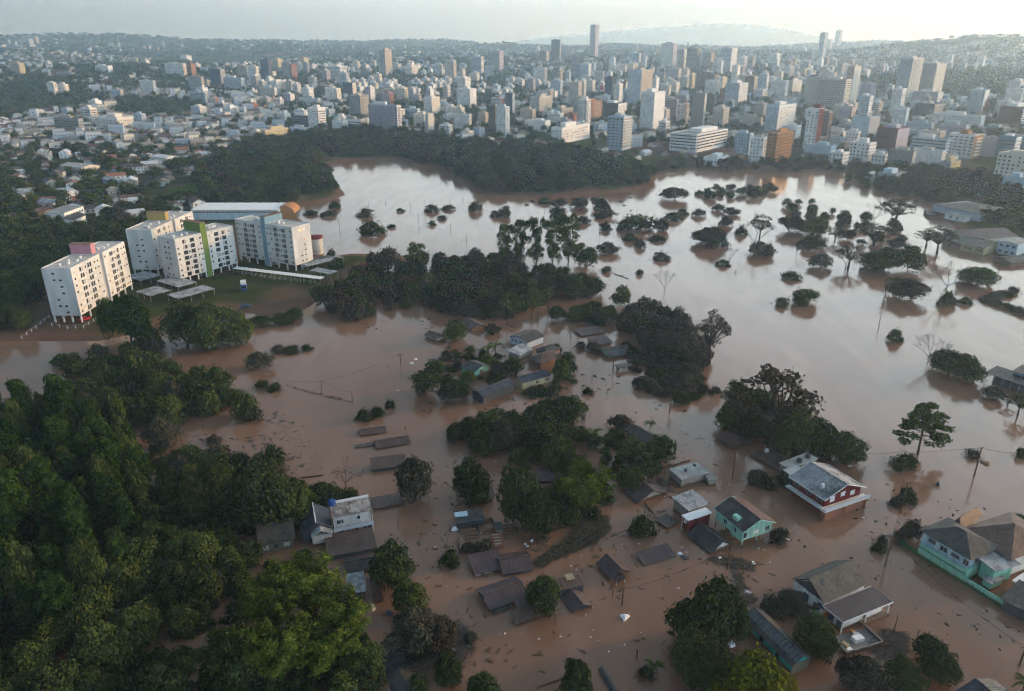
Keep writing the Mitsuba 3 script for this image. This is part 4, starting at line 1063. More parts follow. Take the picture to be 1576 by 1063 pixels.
for i in range(4):
    a, c = G(775, 808.5 + i * 4.6, .15), G(793 + i * 2, 806.5 + i * 4.6, .15)
    pitem('floating_beam', f'{["farthest", "second", "third", "nearest"][i]} of the four dark beams lying in the water right of the ruins', 'beam', lambda m: m.tube([a, c], .12, 5), 'wood')


# ------------------------------------------------------------------ utility poles and wires
def pole(base, top, label, arms=1, r=.13, mat='wood', name='utility_pole', cat='utility pole'):
    p = G(*base, 0); h = max(1.0, rise_to(p, top[1]))
    key = thing(name, label, cat)
    part(key, 'shaft', MB().tube([p - [0, 0, 1], p + [0, 0, h]], [r * 1.2, r * .8], 6), mat)
    for i in range(arms):
        part(key, 'crossarm', MB().box(p + [-.9, -.06, h - .35 - .7 * i], [1.8, .25, 0], [0, .12, 0], [0, 0, .12]), 'wood')
    return p + np.array([0, 0, h - .2])


P1 = pole((495.6, 605), (493.8, 585.5), 'pole left of centre with debris caught on its wires', 1)
P2 = pole((542.6, 619), (541, 602.5), 'short pole with a bush caught at its foot, right of the wired pole', 0)
P3 = pole((616.7, 560.6), (615.7, 543.5), 'pole with crossarm left of the white walled small house', 2)
pole((624, 661), (624, 655), 'pole stub at the corner of the stepped brown roof', 0)
pole((878.4, 521), (878.5, 503), 'dark pole left of the grey brown awash roof', 1)
pole((943.4, 573), (944.7, 548), 'pole beside the lean to sheet roof', 1, .16)
pole((911, 583.5), (911.2, 577), 'short post in open water right of the yellow house', 0)
P4 = pole((1030.5, 634), (1033, 608), 'pole in open water above the palms house', 1, .15)
pole((1038, 686), (1039, 677), 'short post right of the palms house', 0)
P5 = pole((1127, 738), (1134, 693), 'tall pole between the grey box house and the red house', 2, .15)
P6 = pole((1499, 733), (1510.5, 688), 'tall leaning pole with a transformer left of the right edge', 1, .18)
P7 = pole((1362, 872), (1373.5, 826), 'dark pole in the brown street right of the white tiled house', 1, .17)
pole((1375, 975), (1381.4, 944), 'thin pole below the white porch', 0, .09)
P8 = pole((1569, 1024), (1575, 995), 'pole at the right edge near the black roof', 1, .17)
pole((942.8, 917), (943, 905.5), 'short post below the plum porch roof, left of two', 0, .1)
P9 = pole((957.5, 931), (957.5, 905.5), 'dark pole below the plum porch roof, right of two', 0, .15)
pole((854.8, 956), (855, 944), 'post right of the tilted brown roof', 0, .1)
pole((980, 1013), (980.6, 999), 'dark post above the small palm at the bottom', 0, .13)
P10 = pole((1119, 875), (1121.8, 841), 'pole among debris before the dark grey gable roof', 1, .14)
pole((1048.5, 817), (1049.5, 796), 'thin pale lamp post left of the red walled house', 0, .07, 'trim')
pole((613, 815), (613, 796), 'thin pole right of the white two storey house', 0, .09)
P11 = pole((692.7, 818), (693, 808), 'pole stub at the left of the ruined shack', 0, .12)
P12 = pole((687, 868), (686.7, 841), 'pole with a bush round its foot left of the plum roofs', 1, .13)
P13 = pole((1386, 790), (1391, 742), 'thin wooden pole beyond the two small bushes right of the red house', 1, .12)
LAKEPOLE = [f'thin lake pole {t}' for t in ('rising behind the round shrub', 'between the round shrub and the small bushes', 'left of the grey brush in the lake', 'right of the grey brush in the lake', 'below the grey brush, in open water', 'midway between lake brush and gum trees', 'nearest the bare trees of the peninsula', 'in open water near the cream ended block', 'standing at the round shrub', 'behind the gum trees', 'right of the gum trees, farther one', 'right of the gum trees, nearer one', 'farthest left behind the round shrub', 'low stub left of the dome shrub', 'near the far wood edge', 'by the hedge line near the right edge')]
for i, (x, yb, yt) in enumerate(((567.5, 320, 310), (631.5, 322, 309), (654, 326, 307), (693, 319, 305), (644, 346, 327), (693.7, 361, 341), (717.8, 378, 360), (523.5, 361, 336), (578, 346, 330), (838, 330, 320), (912.4, 342, 333), (922.6, 362, 345), (594, 316, 309), (1132, 420, 414), (712, 312, 303), (1535, 424, 412))):
    pole((x, yb), (x, yt), LAKEPOLE[i], 0, .11, 'w_dark', cat='pole', name='lake_pole')
P14 = pole((1351, 510), (1357, 487), 'tall thin mast in the open water right of the centre', 0, .12, name='mast', cat='mast')


def wire(a, b, label, sag=1.2):
    t = np.linspace(0, 1, 13)[:, None]
    c = a + (b - a) * t; c[:, 2] -= sag * 4 * (t * (1 - t))[:, 0]
    pitem('power_line', label, 'wire', lambda m: m.tube(c, .035, 3), 'wire')


wire(P1, P3, 'wire from the wired pole to the pole by the white walled house')
wire(P1, P2, 'wire between the wired pole and the short pole', .6)
wire(P1, G(395, 575, 4.5), 'wire from the wired pole to the left shore')
wire(P5, P4, 'wire over the water above the grey box house')
wire(P5, P6, 'wire crossing behind the red house')
wire(P7, P8, 'wire along the brown street at the right')
wire(P7, P13, 'wire from the street pole past the red house')
wire(P9, P10, 'wire over the bottom centre water')
wire(P12, P11, 'wire beside the plum roofs', .3)
wire(P6, G(1600, 690, 7), 'wire leaving at the right edge')


# ------------------------------------------------------------------ floating debris
def blob(c, r, h, rng, n=7):
    """an uneven lump"""
    a = np.sort(rng.uniform(0, 6.28, n)); m = MB(); q = r * rng.uniform(.6, 1.1, n)
    ring = np.stack([c[0] + q * np.cos(a), c[1] + q * np.sin(a), np.full(n, c[2] - .05)], 1); top = np.asarray(c) + [rng.normal() * .1 * r, 0, h]
    mid = ring * .55 + top * .45 + np.array([0, 0, h * .35])
    for i in range(n):
        j = (i + 1) % n; m.quad(ring[i], ring[j], mid[j], mid[i]); m.tri(mid[i], mid[j], top)
    return m.mesh()


def debris_field(label, poly, n, seed, mat, size=(.5, 2.2), h=.25):
    rng = np.random.default_rng(seed); w = shapely.Polygon([tuple(G(x, y)[:2]) for x, y in poly]); x0, y0, x1, y1 = w.bounds; m = MB(); k = 0
    while k < n:
        c = rng.uniform((x0, y0), (x1, y1))
        if not w.contains(shapely.Point(c)): continue
        a, L = rng.uniform(0, 3.14), rng.uniform(*size); d = np.array([math.cos(a), math.sin(a), rng.normal() * .08]) * L / 2; z = rng.uniform(.02, h)
        m.tube([[c[0], c[1], z] - d, [c[0], c[1], z] + d], rng.uniform(.02, .07), 3); k += 1
    key = newkey('debris'); scene[key] = ply(m.mesh(), mat); labels[key] = {'label': label, 'category': 'debris', 'kind': 'stuff'}


diffuse('debris_brown', (.10, .085, .06)); diffuse('debris_grey', (.085, .078, .07)); diffuse('debris_dark', (.03, .027, .022))
RAFT = [(823, 868), (845, 850), (872, 830), (900, 800), (935, 795), (938, 815), (915, 835), (880, 850), (850, 862), (835, 872)]
debris_field('raft of brown reeds and branches drifting in the middle of the street', RAFT, 2600, 11, 'debris_brown', (.6, 2.4), .45)
debris_field('dark wet twigs mixed into the drifting reed raft', RAFT, 900, 12, 'debris_dark', (.5, 2), .5)
debris_field('grey branches and rubbish round the grey tree at the bottom', [(610, 950), (660, 940), (720, 965), (732, 1000), (700, 1050), (650, 1040), (600, 1000)], 1500, 13, 'debris_grey', (.6, 2.6), .5)
debris_field('twigs drifting round the broken boards behind the plum roofs', [(785, 815), (835, 805), (850, 830), (830, 850), (800, 845)], 220, 14, 'debris_grey', (.4, 1.8), .3)
debris_field('line of twigs and rubbish trailing from the debris pole to the turquoise house', [(1120, 868), (1130, 866), (1152, 905), (1165, 925), (1150, 935), (1140, 912)], 240, 15, 'debris_grey', (.4, 1.6), .3)
debris_field('grey rubbish beside the debris pole', [(1090, 858), (1125, 855), (1165, 868), (1160, 880), (1100, 868)], 260, 16, 'debris_grey', (.4, 1.8), .35)
debris_field('small twigs scattered on the water right of the grove', [(1000, 640), (1060, 650), (1100, 690), (1040, 700), (1000, 670)], 60, 17, 'debris_dark', (.4, 1.2), .15)
debris_field('twigs by the beige gabled roof', [(1015, 735), (1030, 742), (1028, 755), (1045, 760), (1010, 745)], 120, 18, 'debris_grey', (.4, 1.6), .4)
debris_field('brush on the water by the terrace', [(1360, 968), (1400, 975), (1400, 1010), (1350, 1015), (1335, 990)], 420, 19, 'debris_grey', (.5, 2.0), .4)
debris_field('twigs on the water off the left shore', [(400, 650), (470, 655), (500, 720), (450, 740), (410, 690)], 60, 20, 'debris_dark', (.4, 1.4), .15)
debris_field('clinging rubbish on the power line left of centre', [(440, 592), (495, 606), (545, 618), (545, 620), (490, 609), (440, 594)], 120, 21, 'debris_dark', (.4, 1.2), .2)
debris_field('sparse twigs drifting in the lake', [(560, 330), (760, 325), (980, 420), (900, 440), (700, 380)], 110, 22, 'debris_dark', (.6, 2.0), .2)
debris_field('sparse twigs drifting down the brown street', [(1240, 830), (1400, 780), (1576, 960), (1500, 1000), (1380, 900)], 70, 23, 'debris_dark', (.3, .9), .12)
def scatter(label, poly, n, seed, mat, size):
    rng = np.random.default_rng(seed); w = shapely.Polygon([tuple(G(x, y)[:2]) for x, y in poly]); x0, y0, x1, y1 = w.bounds; m = MB(); k = 0
    while k < n:
        c = rng.uniform((x0, y0), (x1, y1))
        if not w.contains(shapely.Point(c)) or meshkit.noise(np.array([c[0] * .12, c[1] * .12, seed]), 2) < .45: continue
        a, L, q = rng.uniform(0, 3.14), rng.uniform(*size), rng.uniform(.15, .5); e = np.array([math.cos(a), math.sin(a), rng.normal() * .06]); f = np.array([-math.sin(a), math.cos(a), rng.normal() * .1])
        m.box(np.array([c[0], c[1], rng.uniform(-.04, .04)]), e * L, f * L * q, [0, 0, rng.uniform(.04, .16)]); k += 1
    key = newkey('rubbish'); scene[key] = ply(m.mesh(), mat); labels[key] = {'label': label, 'category': 'rubbish', 'kind': 'stuff'}


NEARW = [(640, 720), (760, 700), (960, 690), (1100, 700), (1210, 830), (1190, 960), (1010, 1010), (720, 1050), (650, 900)]
scatter('brown boards and bark drifting between the drowned roofs', NEARW, 420, 41, 'wood', (.3, 1.5))
scatter('pale bits of foam and plastic drifting between the drowned roofs', NEARW, 110, 42, 'white_foam', (.15, .5))
scatter('dark boards and rubbish drifting past the house cluster', [(560, 500), (700, 470), (1000, 520), (1060, 640), (900, 640), (640, 640)], 200, 43, 'debris_dark', (.4, 1.6))
scatter('boards and rubbish caught along the left forest edge', [(225, 690), (330, 650), (420, 620), (520, 700), (480, 760), (360, 720)], 160, 44, 'debris_grey', (.4, 1.6))
scatter('small rubbish drifting in the brown street at the right', [(1190, 820), (1380, 740), (1576, 800), (1576, 1040), (1400, 960)], 110, 45, 'debris_dark', (.25, .9))
drng = np.random.default_rng(31)
FLOAT = [('white foam piece', 'floating white foam piece by the pole with crossarm', 640, 553, .8, .5, 'white_foam'), ('white foam piece', 'second white foam piece by the pole with crossarm, nearer', 633, 559, 1.0, .3, 'white_foam'),
         ('white foam piece', 'small white piece alone in the water above the left row of roofs', 613, 601, .5, .2, 'white_foam'), ('foam box', 'white box floating left of the ruined shack', 700, 814, 1.1, .5, 'white_foam'),
         ('white ball', 'white ball alone in the brown water right of the round tree', 670, 842, .35, .3, 'white_foam'), ('white bag', 'large white bag above the wide plum roof', 820, 833, .7, .5, 'white_foam'),
         ('white bag', 'small white bag left of the large white bag', 808, 838, .4, .3, 'white_foam'), ('white bag', 'second small white bag beside the large one', 812, 841, .45, .3, 'white_foam'),
         ('white tarp', 'white tarp heap alone in the bottom centre water', 963, 950, 1.2, .6, 'white_foam'), ('white bag', 'white bag left of the black floating block', 1046, 852, .7, .4, 'white_foam'),
         ('black block', 'black block floating right of the flat drowned roof', 1054, 857, 1.2, .3, 'w_dark'), ('white bag', 'white bag among the rubbish at the debris pole', 1107, 859, .7, .4, 'white_foam'),
         ('white bag', 'white bag right of the debris pole', 1158, 866, .8, .3, 'white_foam'), ('small boat', 'small white boat shaped wreck above the turquoise house', 1150, 912, 1.1, .35, 'w_lilac'),
         ('white tarp', 'white tarp by the mud bank left of the turquoise house', 1124, 990, 1.2, .6, 'white_foam'), ('red barrel', 'red barrel at the edge of the flowering bush', 652, 922, .6, .4, 'red_paint'),
         ('blue tarp', 'blue tarp heap below the grey shed', 600, 943, 1.1, .5, 'w_navy'), ('blue crate', 'blue crate under the grey tree at the bottom', 612, 1000, .9, .5, 'blue_plastic'),
         ('grey green tarp', 'grey green tarp floating right of the grey tree', 724, 983, 1.6, .15, 'w_teal'), ('white bag', 'white bag in the rubbish right of the grey tree', 698, 1001, .8, .3, 'white_foam'),
         ('white bag', 'white bag by the blue crate', 597, 993, .5, .3, 'white_foam'), ('fridge', 'pale fridge standing by the grey shed', 573, 938, .9, 1.4, 'trim'),
         ('stump', 'dark stump sticking out of the water right of the red house', 1443, 747, .7, 1.2, 'w_dark'), ('float', 'small flat raft beside the transformer pole', 1516, 713, 1.9, .35, 'w_concrete'),
         ('white board', 'white board in the water beside the red house front', 1330, 797, .7, .1, 'white_foam'), ('concrete slab', 'pale slab on the bank left of the red house', 1187, 741, 1.4, .4, 'roof_slab'),
         ('white bag', 'white bag off the mint green house', 1213, 831, .5, .25, 'white_foam'), ('floating log', 'long dark log in the lake below the gum trees', 955, 424, 2.2, .2, 'wood')]
for nm, lb, x, y, r, h, mt in FLOAT:
    key = newkey(nm.replace(' ', '_')); scene[key] = ply(blob(G(x, y, 0), r, h, drng), mt, False); labels[key] = {'label': lb, 'category': ' '.join(nm.split()[-2:])}
a, c = G(945, 421, .1), G(967, 429, .1)
pitem('floating_log', 'long straight log floating in the lake', 'log', lambda m: m.tube([a, c], [.25, .18], 6), 'wood')
for x0, y0, x1, y1, lb in ((497, 731, 462, 735, 'dark plank fence top awash left of the bare tree'), (1023, 720, 1062, 708, 'dark wall top awash behind the grey box house'), (673, 970, 684, 952, 'pale board among the rubbish of the grey tree'), (656, 1022, 673, 1014, 'white pipe among the rubbish at the bottom'), (826, 1058, 872, 1042, 'dark wall top awash at the bottom edge'), (848, 1066, 870, 1054, 'second wall top awash at the bottom edge'),
                           (1190, 733, 1240, 772, 'dark garden wall along the left side of the red house'), (993, 774, 1005, 790, 'dark plank below the plum gable roof')):
    a, c = G(x0, y0, .2), G(x1, y1, .2)
    pitem('plank', lb, 'plank', lambda m: m.box(a - [0, 0, .5], c - a, [.1, .18, 0], [0, 0, .62]), 'pale_wood' if 'white' in lb or 'pale' in lb else 'wood')

# PLANT_SECTION
# ------------------------------------------------------------------ vegetation: woods filled from their outlines, single trees from foot row, top row and width in the photo
fill([(-260, 720), (0, 660), (120, 655), (200, 680), (226, 760), (210, 880), (130, 985), (-60, 1030), (-330, 960)], ['lush', 'lush', 'lush', 'mid'], 5.2, (11, 19), (0.36, 0.47), 1)
fill([(110, 575), (200, 560), (320, 590), (350, 615), (320, 640), (240, 662), (130, 650)], ['dark', 'dark', 'mid', 'grey'], 5.5, (6, 10), (0.9, 1.2), 2)
fill([(235, 760), (330, 725), (352, 745), (365, 770), (385, 800), (380, 880), (300, 985), (240, 1200), (60, 1260), (-250, 1200), (-150, 1000), (120, 965), (215, 880)], ['dark', 'mid', 'dark', 'mid', 'dark', 'mid'], 4.9, (5, 11), (0.75, 1.1), 3, [(250, 1005, 3.6), (246, 980, 3)])
fill([(690, 675), (740, 655), (850, 645), (900, 650), (890, 682), (800, 692), (720, 697)], ['dark', 'mid', 'dark'], 4.6, (5.5, 9), (0.9, 1.25), 5)
fill([(1090, 655), (1150, 625), (1230, 655), (1270, 690), (1250, 698), (1180, 685), (1115, 660)], ['dark', 'mid', 'dark'], 5.2, (8, 11), (0.8, 1.1), 6)
fill([(850, 490), (930, 478), (960, 490), (930, 500), (870, 498)], ['dark', 'mid'], 5.0, (5, 7), (1.0, 1.3), 7)
fill([(945, 490), (1000, 480), (1040, 500), (1075, 525), (1095, 560), (1060, 572), (1010, 556), (960, 515)], ['grey', 'grey', 'dark', 'brown'], 5.4, (6, 10), (0.9, 1.2), 8)
fill([(972, 548), (1030, 560), (1080, 572), (1102, 606), (1050, 624), (1005, 606), (978, 588)], ['shrub', 'grey', 'shrub', 'dark', 'shrubgrey'], 3.7, (2.5, 5), (1.1, 1.7), 9)
fill([(690, 535), (745, 540), (775, 552), (880, 560), (885, 595), (845, 612), (780, 602), (740, 596), (700, 600), (655, 585)], ['shrub', 'shrubgrey', 'mid', 'dark'], 4.2, (1.8, 3.6), (1.1, 1.6), 61, [(732, 568, 6), (800, 538, 8), (842, 553, 9), (760, 600, 9), (818, 580, 8), (700, 520, 6), (790, 560, 5)])
fill([(920, 680), (950, 660), (1000, 700), (1025, 690), (1020, 712), (960, 745), (925, 720)], ['shrub', 'dark', 'shrub', 'mid'], 3.6, (2, 4), (1.1, 1.6), 62, [(990, 676, 7), (985, 765, 6)])
fill([(795, 700), (870, 690), (930, 745), (930, 795), (880, 805), (860, 770), (800, 760)], ['shrub', 'dark', 'mid'], 3.8, (2.5, 5), (1.0, 1.5), 63, [(846, 732, 6)])
fill([(1100, 660), (1130, 650), (1250, 690), (1330, 700), (1325, 712), (1260, 706), (1190, 690)], ['shrub', 'dark', 'shrub'], 3.8, (2, 3.6), (1.1, 1.6), 64, [(1128, 678, 5), (1195, 708, 7), (1235, 708, 6)])
fill([(600, 940), (660, 930), (725, 975), (730, 1010), (690, 1045), (640, 1030), (600, 990)], ['shrubgrey', 'grey', 'shrub'], 4.2, (1.6, 3.2), (1.1, 1.7), 65, [(573, 938, 3)])
fill([(490, 470), (520, 448), (560, 430), (620, 415), (700, 405), (770, 402), (830, 415), (900, 440), (915, 455), (840, 462), (780, 492), (720, 490), (650, 470), (600, 478), (550, 492), (505, 490)], ['dark', 'mid', 'dark', 'grey', 'brown'], 6.2, (5, 11), (0.85, 1.2), 10)
fill([(-100, 430), (0, 395), (60, 375), (90, 385), (60, 470), (45, 515), (-150, 530)], ['dark', 'mid', 'dark'], 7, (8, 13), (0.8, 1.1), 11, wood='left_wood')
fill([(60, 372), (130, 362), (200, 330), (250, 318), (340, 306), (345, 318), (300, 322), (190, 350), (188, 372), (120, 385)], ['dark', 'mid', 'dark', 'grey'], 7.5, (7, 12), (0.8, 1.1), 12, wood='left_wood')
fill([(300, 262), (340, 240), (420, 212), (480, 214), (498, 240), (482, 256), (500, 266), (524, 298), (450, 306), (340, 318), (310, 300)], ['dark', 'mid', 'dark', 'brown', 'mid', 'mid'], 9.2, (7, 13), (0.85, 1.2), 13, wood='lake_wood')
fill([(480, 214), (560, 204), (640, 212), (720, 226), (850, 236), (960, 255), (1005, 272), (1002, 284), (860, 299), (760, 299), (735, 292), (690, 262), (600, 240), (500, 246)], ['dark', 'mid', 'mid', 'brown', 'dark'], 9.4, (7, 14), (0.85, 1.2), 14, wood='lake_wood')
fill([(1010, 262), (1060, 250), (1200, 252), (1290, 250), (1340, 262), (1280, 262), (1200, 268), (1060, 262), (1015, 268)], ['brown', 'dark', 'grey'], 11, (5, 9), (0.9, 1.3), 15, wood='lake_wood')
fill([(1068, 300), (1120, 290), (1190, 288), (1190, 305), (1120, 306), (1070, 306)], ['dark', 'brown', 'shrub'], 9, (4, 7), (1.0, 1.4), 16)
fill([(760, 312), (850, 306), (985, 300), (985, 318), (880, 326), (780, 322)], ['shrub', 'shrubgrey', 'shrubgrey'], 15, (1.5, 3.5), (1.8, 2.9), 17)
fill([(1195, 318), (1240, 308), (1290, 330), (1340, 335), (1400, 360), (1395, 385), (1330, 385), (1290, 360), (1230, 345)], ['brown', 'dark', 'grey', 'shrub'], 11, (4, 8), (0.9, 1.4), 18)
fill([(1290, 275), (1400, 285), (1470, 300), (1500, 310), (1450, 318), (1400, 305), (1330, 290)], ['brown', 'dark', 'mid'], 9, (5, 9), (0.9, 1.2), 19)
fill([(1500, 325), (1576, 315), (1600, 340), (1560, 355), (1510, 345)], ['dark', 'mid'], 8, (6, 9), (0.9, 1.2), 20)
fill([(215, 905), (300, 830), (390, 850), (380, 900), (330, 950), (260, 960)], ['dark', 'mid', 'grey'], 4.4, (4, 7), (0.9, 1.2), 21)
fill([(240, 720), (340, 700), (430, 720), (450, 760), (400, 790), (330, 760)], ['dark', 'mid', 'dark', 'grey'], 4.6, (4, 8), (0.9, 1.2), 22)
fill([(440, 1000), (590, 1000), (560, 1090), (300, 1110), (330, 1020)], ['dark', 'mid', 'dark'], 4.6, (4, 7), (0.9, 1.2), 23)
fill([(90, 560), (240, 520), (260, 545), (240, 565), (110, 575)], ['dark', 'grey', 'mid'], 5.5, (4, 7), (0.9, 1.2), 24, [(180, 530, 9)])
labels['lake_wood'] = {'label': 'dark woods along the far side of the flooded lake', 'category': 'woods', 'kind': 'stuff'}
labels['left_wood'] = {'label': 'dark woods behind the apartment blocks at the left', 'category': 'woods', 'kind': 'stuff'}
UNDER = [(-300, 700), (60, 660), (230, 690), (330, 700), (400, 730), (470, 770), (392, 800), (390, 850), (500, 860), (520, 930), (560, 980), (570, 1100), (300, 1250), (280, 1020), (268, 985), (232, 985), (225, 1030), (200, 1250), (-300, 1250)]
fill(UNDER, ['shrub', 'dark', 'shrub', 'mid'], 3.4, (2.2, 4.2), (1.0, 1.7), 40, [(250, 1005, 3.6), (246, 985, 2.6), (485, 820, 9), (430, 835, 8), (545, 800, 9), (540, 845, 8), (545, 895, 5), (560, 875, 5)], wood='undergrowth')
labels['undergrowth'] = {'label': 'dark undergrowth between the trees of the lower left wood', 'category': 'undergrowth', 'kind': 'stuff'}
fill([(1290, 264), (1420, 262), (1530, 275), (1600, 285), (1600, 312), (1500, 312), (1440, 310), (1380, 288)], ['dark', 'mid', 'brown', 'grey'], 8.5, (5, 9), (0.9, 1.25), 51)
fill([(1520, 335), (1600, 330), (1640, 365), (1600, 362), (1545, 358)], ['dark', 'mid'], 8, (5, 8), (0.9, 1.2), 52)
TREES = '''
lush 205 540 455 65 mid 330 530 462 80 dark 290 528 455 60 mid 365 528 475 55 mid 175 520 452 30 dark 400 500 486 36 dark 435 496 482 40 mid 455 488 472 26
shrub 400 566 540 38 shrubgrey 430 541 529 26 shrub 448 541 531 30 shrub 472 538 529 18 mid 378 643 602 40 shrubgrey 390 645 622 34 shrub 424 600 587 22 shrub 403 596 582 20
mid 362 622 596 30 shrub 330 632 612 34 shrub 274 640 632 24 shrub 330 680 668 24 grey 250 690 640 50 dark 345 740 702 44 mid 340 730 695 36 shrub 370 752 730 26
dark 412 810 712 92 mid 462 800 745 60 dark 500 775 742 52 dark 440 790 740 60 shrub 540 770 750 34 dark 455 770 735 40
shrub 560 645 627 26 shrub 581 640 624 24 shrub 600 627 612 14 dark 652 606 568 42 mid 668 574 553 36 shrub 690 553 540 18
grey 638 770 697 58 brown 632 766 705 40 dark 725 764 702 56 mid 735 775 745 36 shrub 692 868 842 34 shrub 722 848 832 30 shrubgrey 745 850 828 34
dark 602 898 832 68 mid 632 942 892 50 grey 640 1004 935 80 brown 672 1000 950 60 dark 690 1052 1003 46 mid 645 1068 1034 32 dark 745 1080 1038 54 dark 886 1075 1012 52
mid 836 938 882 50 dark 826 930 900 36 shrub 988 820 788 44 dark 1088 990 889 92 dark 1120 985 900 60 dark 1058 985 918 60 mid 1062 1025 960 76 dark 1085 1055 985 90 mid 1110 1075 1005 66 yellow 1150 1120 1005 120
yellow 1190 1110 1030 80 mid 1248 1000 944 56 mid 1262 1010 965 44 grey 1215 940 908 50 shrubgrey 1190 940 915 40 dark 1425 1010 978 46 dark 1440 1045 990 58 mid 1382 1055 1010 48 grey 1320 1065 1005 58 shrubgrey 1350 1075 1030 60 brown 1300 1050 1005 44 mid 1395 1070 1030 50
bamboo 478 965 848 120 bamboo 430 985 872 95 bamboo 540 1000 900 100 bamboo 440 1060 945 110 bamboo 505 1040 950 110 mid 380 1050 960 80 mid 560 1040 985 60 bamboo 900 800 708 92 dark 868 800 752 50
dark 798 800 708 66 dark 828 815 745 62 mid 860 722 672 50 mid 885 735 700 48 dark 840 700 650 50 grey 775 690 640 50 mid 880 652 605 44 dark 860 650 606 40
palm 914 690 656 30 dark 914 690 664 26 palm 975 722 668 34 mid 965 722 680 44 dark 990 735 690 46 dark 1015 706 668 42 brown 955 660 638 40 palm 1000 660 648 20 mid 970 750 712 44 shrub 995 750 738 20
mid 701 523 490 38 grey 758 512 497 26 palm 752 552 530 26 palm 763 548 526 26 mid 748 560 543 26 shrub 722 551 540 18 shrub 705 566 549 20 dark 692 618 580 34 dark 708 612 584 32 mid 720 590 570 26 mid 790 576 546 32 grey 770 580 556 28 dark 870 574 540 34 mid 862 584 548 30 shrub 852 603 588 20
dark 760 598 570 30 shrub 820 606 594 36 shrub 845 606 595 28 shrub 855 540 526 20 shrub 893 535 524 18 shrub 914 540 524 26 shrub 975 546 530 24 shrub 965 535 521 20 shrub 990 596 578 30 shrub 905 605 593 16
palm 780 500 460 24 palm 818 490 455 24 palm 843 480 440 24 palm 828 497 462 22 mid 884 458 415 34 dark 906 455 428 30 mid 955 470 436 34 shrub 880 490 478 20
gum 777 415 345 36 gum 800 410 338 34 gum 825 412 335 36 gum 850 410 338 38 gum 874 408 331 46 gum 640 420 375 40 gum 895 405 375 32 mid 905 412 378 30 brown 600 415 378 42 grey 575 410 385 24 shrub 520 410 392 20 shrub 510 398 380 16
bare 533 758 703 64 bare 1022 452 416 40 umbrella 1092 560 478 66 bare 1075 545 490 46 umbrella 1182 692 562 150 umbrellagreen 1128 668 580 66 mid 1215 698 615 60 dark 1262 704 645 44 mid 1298 708 664 58 bare 1318 712 672 30 dark 1240 700 640 60
shrub 573 360 338 44 shrub 563 332 319 32 shrub 616 325 319 14 shrubgrey 665 325 313 24 shrubgrey 690 322 314 26 shrub 664 346 338 14 shrubgrey 680 337 330 16 shrub 603 350 344 14 shrub 732 324 308 26 shrub 777 333 316 20 shrubgrey 762 333 322 18 shrub 515 320 308 24 shrubgrey 478 330 322 28 shrubgrey 505 332 322 26
dark 1038 306 281 44 shrub 978 353 326 52 shrub 1017 355 333 32 shrub 932 353 340 20 shrub 970 370 358 24 shrub 985 380 366 18 shrub 1011 370 361 26 shrub 935 389 372 38 shrub 1018 399 386 28 shrub 934 418 408 18 shrub 984 422 413 14 shrub 891 318 302 36 shrub 925 322 302 32 shrub 930 334 320 36 shrub 858 336 318 30 shrubgrey 897 343 330 22 shrub 838 312 302 20 shrub 860 318 303 26
mid 1092 376 336 44 dark 1080 374 348 36 shrub 1100 378 352 46 bare 1122 405 382 40 shrub 1112 408 398 24 dark 1170 392 366 34 bare 1160 385 340 64 umbrella 1168 370 325 40 shrub 1117 346 330 26 shrub 1125 330 318 28 shrub 1105 324 312 20 shrub 1075 332 320 22 shrub 1050 330 320 20 shrub 1035 338 324 30 shrub 1140 360 345 20
dark 1216 356 322 46 mid 1252 360 328 36 shrub 1250 380 358 42 dark 1262 410 383 32 shrub 1218 428 415 30 mid 1240 467 438 36 shrub 1230 468 452 28 shrub 1203 469 455 26 shrub 1183 390 372 16 bare 1225 392 372 30 umbrella 1285 370 347 34 dark 1360 415 370 54 mid 1345 412 380 40 dark 1398 415 365 46 dark 1398 458 415 44 mid 1380 455 418 34 bare 1362 455 425 48 umbrella 1305 412 375 52 bare 1300 415 378 50 umbrella 1345 378 345 80 umbrella 1375 345 305 66 bare 1372 342 300 64 bare 1345 345 312 36
mid 1502 436 403 46 dark 1490 434 410 34 bare 1455 455 400 60 shrub 1457 468 445 34 shrub 1485 467 455 22 shrub 1518 462 452 20 shrub 1530 458 448 22 shrub 1545 455 445 24 shrub 1560 450 440 22 shrub 1520 465 456 18 shrub 1535 470 461 18 shrub 1550 474 464 18 shrub 1566 480 469 20 shrub 1576 484 474 20 shrub 1376 524 504 24 umbrella 1442 390 348 60 umbrellagreen 1425 380 352 44
dark 1452 568 535 46 dark 1474 580 540 50 dark 1494 588 555 40 bare 1427 562 514 50 bare 1437 560 520 40 pine 1412 700 618 84 shrub 1393 718 696 44 shrub 1497 702 690 24 shrub 1395 772 745 28 shrub 1377 777 762 18 shrub 1571 702 686 18 shrubgrey 1527 612 592 28 umbrellagreen 1566 640 605 44 umbrella 1550 625 608 30
shrub 1402 826 795 34 shrub 1352 848 832 22 shrub 1357 838 822 18 shrub 1380 832 816 20 shrub 1195 832 810 26 shrub 1205 826 812 22 mid 1565 812 788 26 shrub 1165 742 722 32 shrub 1180 748 730 26 dark 1210 745 720 30 palm 1005 1050 1015 34 shrub 993 1040 1022 24 palm 1570 1075 1040 40
'''.split()
for i in range(0, len(TREES), 5):
    plant_px(TREES[i], *(float(x) for x in TREES[i + 1:i + 5]))

